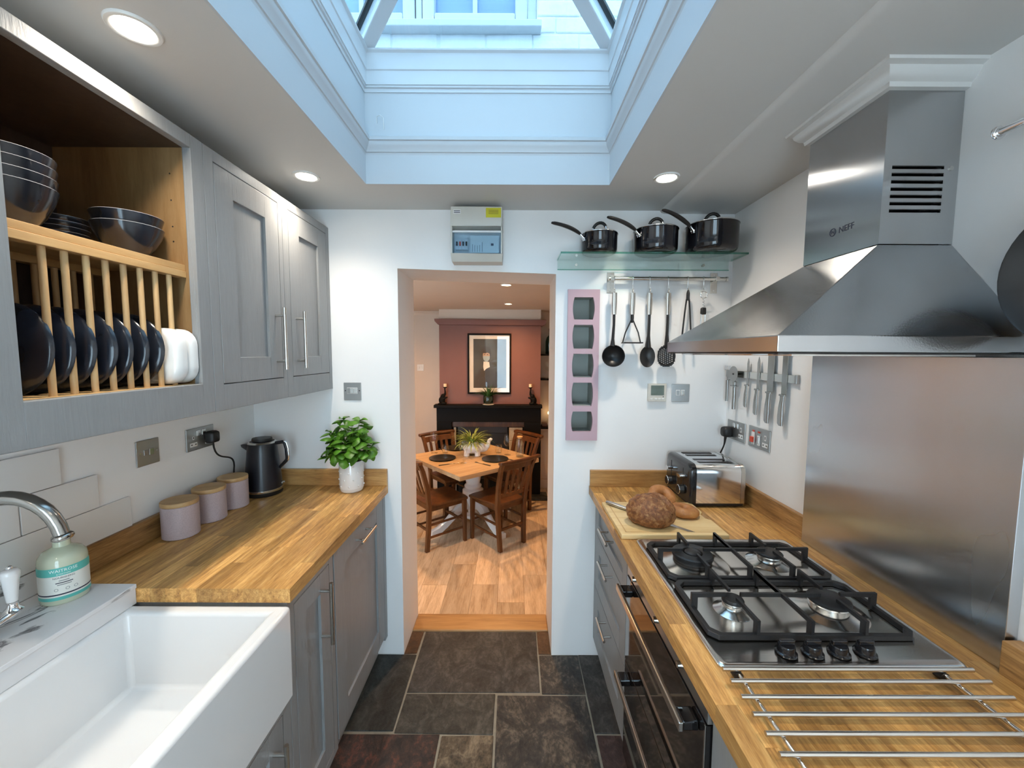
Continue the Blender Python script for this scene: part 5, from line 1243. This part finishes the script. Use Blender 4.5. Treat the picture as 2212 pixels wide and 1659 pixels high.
def make_chair(label):
    t = thing('dining_chair', label, 'chair', (0, 0, DZ), 0, 'wooden dining chairs around the table')
    # local: rear feet on y=0, front towards +y
    for s in (-1, 1):
        pts = [(s * .150, 0, .0005), (s * .158, .012, .20), (s * .168, .018, .44), (s * .180, -.008, .62), (s * .196, -.062, .80), (s * .204, -.098, .875)]
        m = MB(); m.rings([[(x + a * w, y + b * .020, z) for a, b in ((-1, -1), (1, -1), (1, 1), (-1, 1))] for (x, y, z), w in zip(pts, (.017, .019, .020, .019, .018, .017))]); m.build('leg', 'chair', t, bevel=.004, local=True)
        m = MB(); m.rings([[(s * x + a * w, y + b * w, z) for a, b in ((-1, -1), (1, -1), (1, 1), (-1, 1))] for x, y, z, w in ((.185, .405, .0005, .016), (.182, .400, .43, .020))]); m.build('leg', 'chair', t, bevel=.004, local=True)
        for z in (.14, .26): MB().box(s * .168 - .008, s * .168 + .008, .012, .395, z - .010, z + .010).build('stretcher', 'chair', t, bevel=.003, local=True)
    MB().box(-.165, .165, .395, .411, .19, .215).build('stretcher', 'chair', t, bevel=.003, local=True)
    MB().box(-.150, .150, .006, .022, .19, .215).build('stretcher', 'chair', t, bevel=.003, local=True)
    m = MB(); m.rings([[(x, y, z) for x, y in ((-.172, .012), (.172, .012), (.215, .425), (.15, .440), (-.15, .440), (-.215, .425))] for z in (.430, .456)]); m.build('seat', 'chair', t, bevel=.008, local=True)
    MB().box(-.165, .165, .03, .39, .385, .4295).build('apron', 'chair', t, local=True)
    # broad curved top rail and slats
    m = MB(); rs = []
    for i in range(9):
        x = -.245 + .49 * i / 8; c = -.030 * (1 - (x / .245) ** 2)
        y0 = -.108 + c
        rs.append([(x, y0 - .024, .872), (x, y0 + .026, .868), (x, y0 + .024, .900), (x, y0 - .026, .905)])
    m.rings(rs); m.build('top_rail', 'chair', t, bevel=.008, smooth=40, local=True)
    m = MB(); rs = []
    for i in range(5):
        x = -.172 + .344 * i / 4; c = -.018 * (1 - (x / .172) ** 2); rs.append([(x, .008 + c, .515), (x, .026 + c, .515), (x, .022 + c, .555), (x, .004 + c, .555)])
    m.rings(rs); m.build('lower_rail', 'chair', t, bevel=.003, smooth=40, local=True)
    m = MB(); rs = []
    for i in range(5):
        x = -.182 + .364 * i / 4; c = -.024 * (1 - (x / .19) ** 2); rs.append([(x, -.070 + c, .80), (x, -.052 + c, .80), (x, -.072 + c, .862), (x, -.090 + c, .862)])
    m.rings(rs); m.build('upper_rail', 'chair', t, bevel=.003, smooth=40, local=True)
    for x in (-.105, -.035, .035, .105):
        c = -.02; m = MB(); m.rings([[(x * k + a * .016, y + b * .006, z) for a, b in ((-1, -1), (1, -1), (1, 1), (-1, 1))] for y, z, k in ((.016 + c, .552, 1), (-.012 + c, .64, 1.02), (-.058 + c, .802, 1.06))]); m.build('slat', 'chair', t, bevel=.002, local=True)
    return t
def put(o, m, face): o.location = (m.x, m.y, DZ); o.rotation_euler = (0, 0, math.atan2(face.y, face.x) - PI / 2)
c0 = make_chair('dark wooden chair with its slatted back to the doorway, right of the table'); put(c0, TC - V * .712 - U * .065 + U * .02, V)
c1 = dup(c0, (0, 0, 0), 0, 'dark wooden chair partly hidden by the left door jamb'); put(c1, TC - U * .72 + V * -.117 + V * .0, U)
c2 = dup(c0, (0, 0, 0), 0, 'dark wooden chair at the far left of the table by the cream wall'); put(c2, TC + V * .65, -V)
c3 = dup(c0, (0, 0, 0), 0, 'dark wooden chair at the far right of the table by the fireplace'); put(c3, TC + U * .72, -U)

# things on the table
ZQ = ZTT + .0005
plm = MB().lathe([(.0005, 0), (.09, 0), (.10, .003), (.140, .010), (.143, .013), (.139, .014), (.10, .007), (.0005, .006)], n=48).mesh('dinner_plate', smooth=50)
for (x, y), l in (((-.745, 4.262), 'black dinner plate laid at the left side of the table'), ((-.178, 4.235), 'black dinner plate laid at the right side of the table'), ((-.66, 4.72), 'black dinner plate laid at the far side behind the elephant planter')):
    o = obj('dinner_plate', plm, 'dark'); o.location = (x, y, ZQ); tag(o, l, 'plate', 'dinner plates on the table')
def wine_glass(x, y, label, s=1.0):
    t = thing('wine_glass', label, 'glass', (x, y, ZQ), 0, 'glasses on the table')
    MB().lathe([(.0005, .0), (.036, 0), (.036, .002), (.006, .005), (.0038, .02), (.0038, .085), (.006, .092)], n=24).build('stem', 'wine', t, smooth=50, local=True)
    MB().lathe([(.002, .092), (.022, .100), (.038, .125), (.043, .150), (.041, .175), (.034, .205), (.032, .215)], n=32).build('bowl', 'wine', t, smooth=50, local=True); t.scale = (s, s, s)
wine_glass(-.878, 4.50, 'stemmed wine glass at the left of the table', 1.12); wine_glass(-.046, 4.43, 'stemmed wine glass at the right of the table', 1.05)
def tumbler(x, y, label):
    o = MB().lathe([(.0005, .006), (.028, .006), (.030, 0), (.032, .002), (.040, .035), (.039, .065), (.034, .100), (.033, .100), (.037, .065), (.038, .036), (.030, .010), (.0005, .010)], n=32).build('tumbler', 'wine', None, smooth=50)
    o.location = (x, y, ZQ); tag(o, label, 'glass', 'glasses on the table')
tumbler(-.752, 4.49, 'stemless glass beside the left dinner plate'); tumbler(-.148, 4.50, 'stemless glass between the planter and the carafe')
t = thing('champagne_glass', 'tall stemmed glass in front of the elephant planter', 'glass', (-.497, 4.085, ZQ))
MB().lathe([(.0005, 0), (.034, 0), (.034, .002), (.006, .006), (.004, .03), (.005, .07)], n=24).build('stem', 'wine', t, smooth=50, local=True); MB().lathe([(.003, .07), (.020, .085), (.036, .12), (.041, .16), (.038, .21), (.036, .235)], n=32).build('bowl', 'wine', t, smooth=50, local=True)
t = thing('carafe', 'glass water carafe with cork stopper on the table', 'carafe', (.088, 4.36, ZQ))
MB().lathe([(.0005, .004), (.040, .004), (.042, 0), (.044, .003), (.045, .12), (.043, .15), (.030, .185), (.027, .20), (.028, .215), (.026, .215), (.025, .20), (.028, .185), (.041, .148), (.042, .12), (.041, .012), (.0005, .010)], n=36).build('bottle', 'wine', t, smooth=50, local=True)
MB().lathe([(.0005, .012), (.040, .012), (.041, .115), (.0005, .115)], n=30).build('water', 'wine', t, smooth=40, local=True)
MB().lathe([(.0005, .205), (.0245, .205), (.0245, .2155), (.031, .216), (.031, .226), (.0005, .226)], n=28).build('stopper', 'cork', t, smooth=40, local=True)
def cutlery(name, label, a, b, hm='rubber'):
    a, b = Vector(a), Vector(b); t = thing(name, label, name.split('_')[-1], (a.x, a.y, ZQ)); q = a.lerp(b, .48); z = Vector((0, 0, ZQ + .004))
    MB().tube([a + z, q + z], [.007, .006], 8, flat=.6).build('handle', hm, t, smooth=50)
    if 'spoon' in name: MB().tube([q + z, a.lerp(b, .8) + z, b + z], [.0035, .004, .016], 8, flat=.3).build('bowl', 'nickel', t, smooth=60)
    else: MB().tube([q + z, b + z], [.008, .004], 8, flat=.25).build('blade', 'nickel', t, smooth=50)
cutlery('table_knife', 'black handled knife in front of the left plate', (-.735, 3.985, 0), (-.545, 4.09, 0))
cutlery('dessert_spoon', 'black handled spoon in front of the right plate', (-.215, 3.985, 0), (-.375, 4.115, 0))
cutlery('table_knife', 'black handled knife at the right of the right plate', (.055, 4.16, 0), (-.08, 4.28, 0))
cutlery('table_fork', 'black handled fork on the far left of the table', (-.86, 4.70, 0), (-.80, 4.60, 0))

def remesh(o, vox, sm=6):
    r = o.modifiers.new('remesh', 'REMESH'); r.mode = 'VOXEL'; r.voxel_size = vox; r.use_smooth_shade = True
    s = o.modifiers.new('smooth', 'SMOOTH'); s.iterations = sm; s.factor = .5
def spikes(t, n, base, lo, hi, up, mat, w=.006, seed=3, droop=1.0, tall=None, squash=1):
    rg = random.Random(seed); m = MB()
    for i in range(n):
        a = rg.random() * 2 * PI; L = rg.uniform(lo, hi); e = rg.uniform(*up); k = 7; r0 = rg.random() * base; ww = w * rg.uniform(.7, 1.2)
        if tall and i == 0: a, L, e, r0 = tall
        p = Vector((math.cos(a) * r0, math.sin(a) * r0, 0)); el = e; rows = []
        for j in range(k + 1):
            rows.append((p.copy(), ww * (1 - (j / k) ** 2 * .95)))
            d = Vector((math.cos(a) * math.cos(el), math.sin(a) * math.cos(el) * squash, math.sin(el))); p = p + d * (L / k); el -= droop * (.10 + .24 * j / k) * (.35 if tall and i == 0 else 1)
        b = len(m.v); s = Vector((-math.sin(a), math.cos(a), 0))
        for q, wd_ in rows: m.v += [tuple(q - s * wd_ + Vector((0, 0, wd_ * .4))), tuple(q), tuple(q + s * wd_ + Vector((0, 0, wd_ * .4)))]
        for j in range(k):
            for c in range(2): m.f.append((b + 3 * j + c, b + 3 * j + c + 1, b + 3 * j + 4 + c, b + 3 * j + 3 + c))
    return m
# elephant planter with spider plant
t = thing('elephant_planter', 'white ceramic elephant planter in the middle of the table', 'planter', (-.425, 4.42, ZQ), math.radians(4))
m = MB(); m.ball((-.015, 0, .088), .105, .082, .072, 24, 16); m.lathe([(.0005, .085), (.078, .09), (.072, .135), (.070, .150), (.060, .150), (.055, .125), (.0005, .12)], (-.02, 0, 0), 28)
for x, y in ((-.075, -.045), (.045, -.045), (-.075, .045), (.045, .045)): m.lathe([(.0005, 0), (.034, 0), (.032, .015), (.028, .06), (.0005, .07)], (x, y, 0), 16)
m.ball((.085, 0, .085), .055, .056, .055, 20, 14)
m.tube([(.105, 0, .070), (.135, 0, .075), (.160, 0, .100), (.166, 0, .135), (.172, 0, .165), (.190, 0, .176), (.205, 0, .168)], [.040, .032, .026, .022, .020, .019, .016], 14)
for s in (-1, 1): m.tube([(.045, s * .055, .115), (.030, s * .085, .10), (.035, s * .082, .055)], [.012, .028, .012], 10, flat=.5)
m.tube([(-.11, 0, .10), (-.130, 0, .095), (-.138, 0, .11)], [.012, .009, .006], 8)
o = m.build('planter', 'porcelain', t, local=True); remesh(o, .0055, 5)
MB().lathe([(.0005, .128), (.056, .128)], (-.02, 0, 0), 20).build('soil', 'soil', t, local=True)
sp_ = spikes(t, 190, .04, .13, .27, (.25, 1.4), 'spider', .0068, 5, 1.2, (-.3, .22, 1.5, .01)); sp_.v = [(v[0] - .02, v[1], v[2] + .125) for v in sp_.v]
o = sp_.build('spider_plant_leaves', 'spider', t, smooth=90, local=True); o['kind'] = 'stuff'

# fireplace
MY = 5.05
t = thing('fireplace_surround', 'black mantelpiece and fire surround on the chimney breast', 'fireplace', (-.3, BY, DZ))
MB().box(-.990, .385, MY, BY - .0045, .838, .876).build('mantel_shelf', 'firepl', t, bevel=.004)
MB().box(-.962, .372, MY + .045, BY - .0045, .655, .8375).build('frieze', 'firepl', t, bevel=.003)
for x0_, x1_ in ((-.962, -.770), (.158, .372)): MB().box(x0_, x1_, MY + .045, BY - .0045, DZ + .052, .6545).build('jamb', 'firepl', t, bevel=.003)
MB().box(-.7695, .1575, MY + .09, BY - .0045, .585, .6545).build('wooden_band', 'chair', t)
for x0_, x1_ in ((-.7695, -.70), (-.055, .1575)):
    c = MB().box(x0_, x1_, MY + .095, BY - .0045, DZ + .052, .5845).build('tile_slip', 'firepl', t)
    n = 5
    for i in range(n): MB().box(x0_ + .02, x1_ - .02, MY + .088, MY + .0948, DZ + .06 + i * .172, DZ + .06 + i * .172 + .168).build('tile', 'iv', c, bevel=.002)
MB().box(-.6995, -.0555, BY - .03, BY - .0045, DZ + .052, .5845).build('fire_back', 'iron', t)
MB().box(-.6995, -.0555, MY + .10, BY - .0305, .50, .5845).build('hood', 'iron', t, bevel=.004)
for i in range(7): MB().cyl((-.64 + i * .088, MY + .11, DZ + .06), (-.64 + i * .088, MY + .11, -.12), .008, 8).build('grate_bar', 'iron', t)
MB().box(-.66, -.095, MY + .10, MY + .12, -.12, -.10).build('grate_rail', 'iron', t)
hs = MB().box(-1.0, .46, 5.0, BY - .0045, DZ + .0005, DZ + .05).build('hearth', S_['green'], None, bevel=.004); tag(hs, 'slate hearth slab in front of the black fireplace', 'hearth')

# picture over the mantel
t = thing('framed_portrait', 'framed portrait print hanging over the mantelpiece', 'picture', (-.292, BY, 1.0))
x0_, x1_, z0_, z1_ = -.572, -.012, 1.007, 1.784; yp = BY - .0045
m = MB(); fw = .022
m.box(x0_, x0_ + fw, yp - .022, yp, z0_, z1_); m.box(x1_ - fw, x1_, yp - .022, yp, z0_, z1_); m.box(x0_ + fw, x1_ - fw, yp - .022, yp, z0_, z0_ + fw); m.box(x0_ + fw, x1_ - fw, yp - .022, yp, z1_ - fw, z1_); m.build('frame', 'firepl', t, bevel=.002)
MB().box(x0_ + fw, x1_ - fw, yp - .010, yp - .002, z0_ + fw, z1_ - fw).build('mount', 'mount', t)
MB().box(-.497, -.074, yp - .0108, yp - .0101, 1.085, 1.714).build('print', 'canvas', t)
def disc(cx_, cz_, rx, rz, dy, nm, mat, top=1.0, bot=1.0):
    MB().prism([(cx_ + rx * math.cos(a), cz_ + rz * math.sin(a) * (top if math.sin(a) > 0 else bot)) for a in [2 * PI * i / 28 for i in range(28)]], yp - .0108 - dy, yp - .0108 - dy + .0004, 'XZ').build(nm, mat, t)
pc, pz = -.330, 1.500
disc(pc, pz + .035, .062, .085, .0006, 'hair', 'hair'); disc(pc - .002, pz, .045, .068, .0011, 'face', 'skin')
MB().prism([(pc - .050, pz + .01), (pc - .040, pz + .035), (pc - .012, pz + .030), (pc + .010, pz + .040), (pc + .040, pz + .028), (pc + .050, pz + .0), (pc + .058, pz + .07), (pc, pz + .115), (pc - .058, pz + .07)], yp - .0124, yp - .0120, 'XZ').build('hair_fringe', 'hair', t)
for s in (-1, 1): disc(pc + s * .018 - .004, pz + .016, .010, .005, .0016, 'eye', 'hair')
MB().prism([(pc - .044, pz - .005), (pc + .044, pz - .005), (pc + .040, pz - .045), (pc + .012, pz - .078), (pc - .014, pz - .078), (pc - .040, pz - .045)], yp - .0128, yp - .0124, 'XZ').build('face_mask', 'mask', t)
MB().prism([(pc - .036, pz - .075), (pc + .034, pz - .080), (pc + .044, pz - .145), (pc + .0, pz - .165), (pc - .030, pz - .195), (pc - .042, pz - .14)], yp - .0120, yp - .0116, 'XZ').build('cravat', 'mount', t)
MB().prism([(-.49, 1.09), (-.08, 1.09), (-.13, 1.26), (-.27, 1.33), (-.40, 1.33), (-.47, 1.25)], yp - .0114, yp - .0111, 'XZ').build('dark_coat', 'hair', t)
MB().box(x0_ + fw, x1_ - fw, yp - .0165, yp - .0155, z0_ + fw, z1_ - fw).build('glazing', 'glass', t)

# ornaments on the mantel
ZM = .8765
def candle_holder(x, face, label):
    t = thing('elephant_candle_holder', label, 'candle holder', (x, MY + .085, ZM), 0 if face > 0 else PI, 'elephant candle holders on the mantelpiece')
    m = MB(); m.ball((-.02, 0, .052), .042, .036, .052, 16, 12); m.ball((-.005, 0, .105), .030, .028, .032, 14, 10)
    m.tube([(.005, 0, .112), (.022, 0, .135), (.022, 0, .165), (.018, 0, .195), (.022, 0, .212)], [.020, .015, .011, .009, .010], 10)
    for s in (-1, 1): m.tube([(-.01, s * .018, .06), (.030, s * .02, .085), (.052, s * .018, .090)], [.014, .011, .008], 8); m.tube([(-.02, s * .024, .02), (.015, s * .028, .012), (.035, s * .026, .012)], [.02, .016, .011], 8)
    m.ball((-.025, 0, .006), .055, .040, .012, 14, 8)
    o = m.build('elephant', 'firepl', t, local=True); remesh(o, .005, 3)
    MB().lathe([(.0005, .208), (.018, .210), (.026, .220), (.026, .225), (.0005, .225)], (.022, 0, 0), 20).build('cup', 'firepl', t, smooth=50, local=True)
    MB().lathe([(.0005, .2255), (.020, .2255), (.020, .262), (.018, .264), (.0005, .264)], (.022, 0, 0), 20).build('candle', 'candle', t, smooth=40, local=True)
candle_holder(-.878, 1, 'black elephant candle holder at the left of the mantelpiece'); candle_holder(.258, -1, 'black elephant candle holder at the right of the mantelpiece')
t = thing('mantel_plant', 'leafy plant in a dark green pot on the mantelpiece', 'plant', (-.302, MY + .075, ZM))
MB().lathe([(.0005, 0), (.070, .0), (.076, .006), (.072, .008), (.0005, .006)], n=30).build('saucer', 'porcelain', t, smooth=50, local=True)
MB().lathe([(.0005, .0085), (.050, .0085), (.062, .02), (.068, .06), (.064, .105), (.060, .112), (.056, .112), (.052, .095), (.0005, .09)], n=32).build('pot', 'dgreen', t, smooth=50, local=True)
f_ = spikes(t, 60, .03, .12, .22, (.45, 1.4), 'fern', .012, 9, .75, None, .32); f_.v = [(v[0], min(v[1], .035), v[2] + .095) for v in f_.v]
o = f_.build('fern_leaves', 'fern', t, smooth=90, local=True); o['kind'] = 'stuff'

# right alcove shelves
for z, l in ((1.525, 'topmost black shelf in the right alcove'), (1.200, 'middle black shelf in the right alcove'), (.552, 'lowest black shelf in the right alcove')):
    o = MB().box(.372, DX_1 - .001, DY - .21, DY - .001, z - .022, z).build('alcove_shelf', 'firepl', None, bevel=.002); tag(o, l, 'shelf', 'black shelves in the alcove')
t = thing('blue_bottle', 'blue green glass bottle on the topmost alcove shelf', 'bottle', (.505, DY - .10, 1.5255))
MB().lathe([(.0005, 0), (.055, 0), (.06, .006), (.06, .17), (.045, .22), (.020, .245), (.018, .30), (.0005, .30)], n=28).build('bottle', 'bluevase', t, smooth=50, local=True); MB().lathe([(.0005, .3005), (.020, .3005), (.020, .335), (.0005, .335)], n=20).build('cap', 'rubber', t, smooth=40, local=True)
t = thing('stemmed_glass', 'stemmed glass on the middle alcove shelf', 'glass', (.475, DY - .10, 1.2005))
MB().lathe([(.0005, 0), (.034, 0), (.006, .008), (.004, .09), (.006, .10), (.03, .12), (.038, .16), (.034, .22)], n=24).build('goblet', 'wine', t, smooth=50, local=True)
t = thing('fairy_lamp', 'small glowing lamp on the lowest alcove shelf', 'lamp', (.500, DY - .10, .5525))
MB().lathe([(.0005, 0), (.028, 0), (.030, .004), (.030, .10), (.027, .10), (.026, .006), (.0005, .006)], n=24).build('jar', 'wine', t, smooth=50, local=True); MB().cyl((0, 0, .006), (0, 0, .165), .003, 8).build('stem', 'nickel', t, local=True); MB().ball((0, 0, .178), .015, .015, .020, 14, 10).build('bulb', 'flame', t, smooth=90, local=True)
o = MB().box(.405, .475, DY - .15, DY - .05, .5525, .598).build('trinket_box', 'chair', None, bevel=.003); tag(o, 'small dark wooden box on the lowest alcove shelf', 'box')
t = thing('dining_light_switch', 'double light switch on the cream dining room wall', 'switch', (-1.25, DY, 1.33))
MB().box(-1.296, -1.204, DY - .006, DY - .0005, 1.288, 1.377).build('plate', 'cream', t, bevel=.002)
for x in (-1.268, -1.232): MB().box(x - .008, x + .008, DY - .011, DY - .0062, 1.316, 1.348).build('toggle', 'cream', t, bevel=.002)
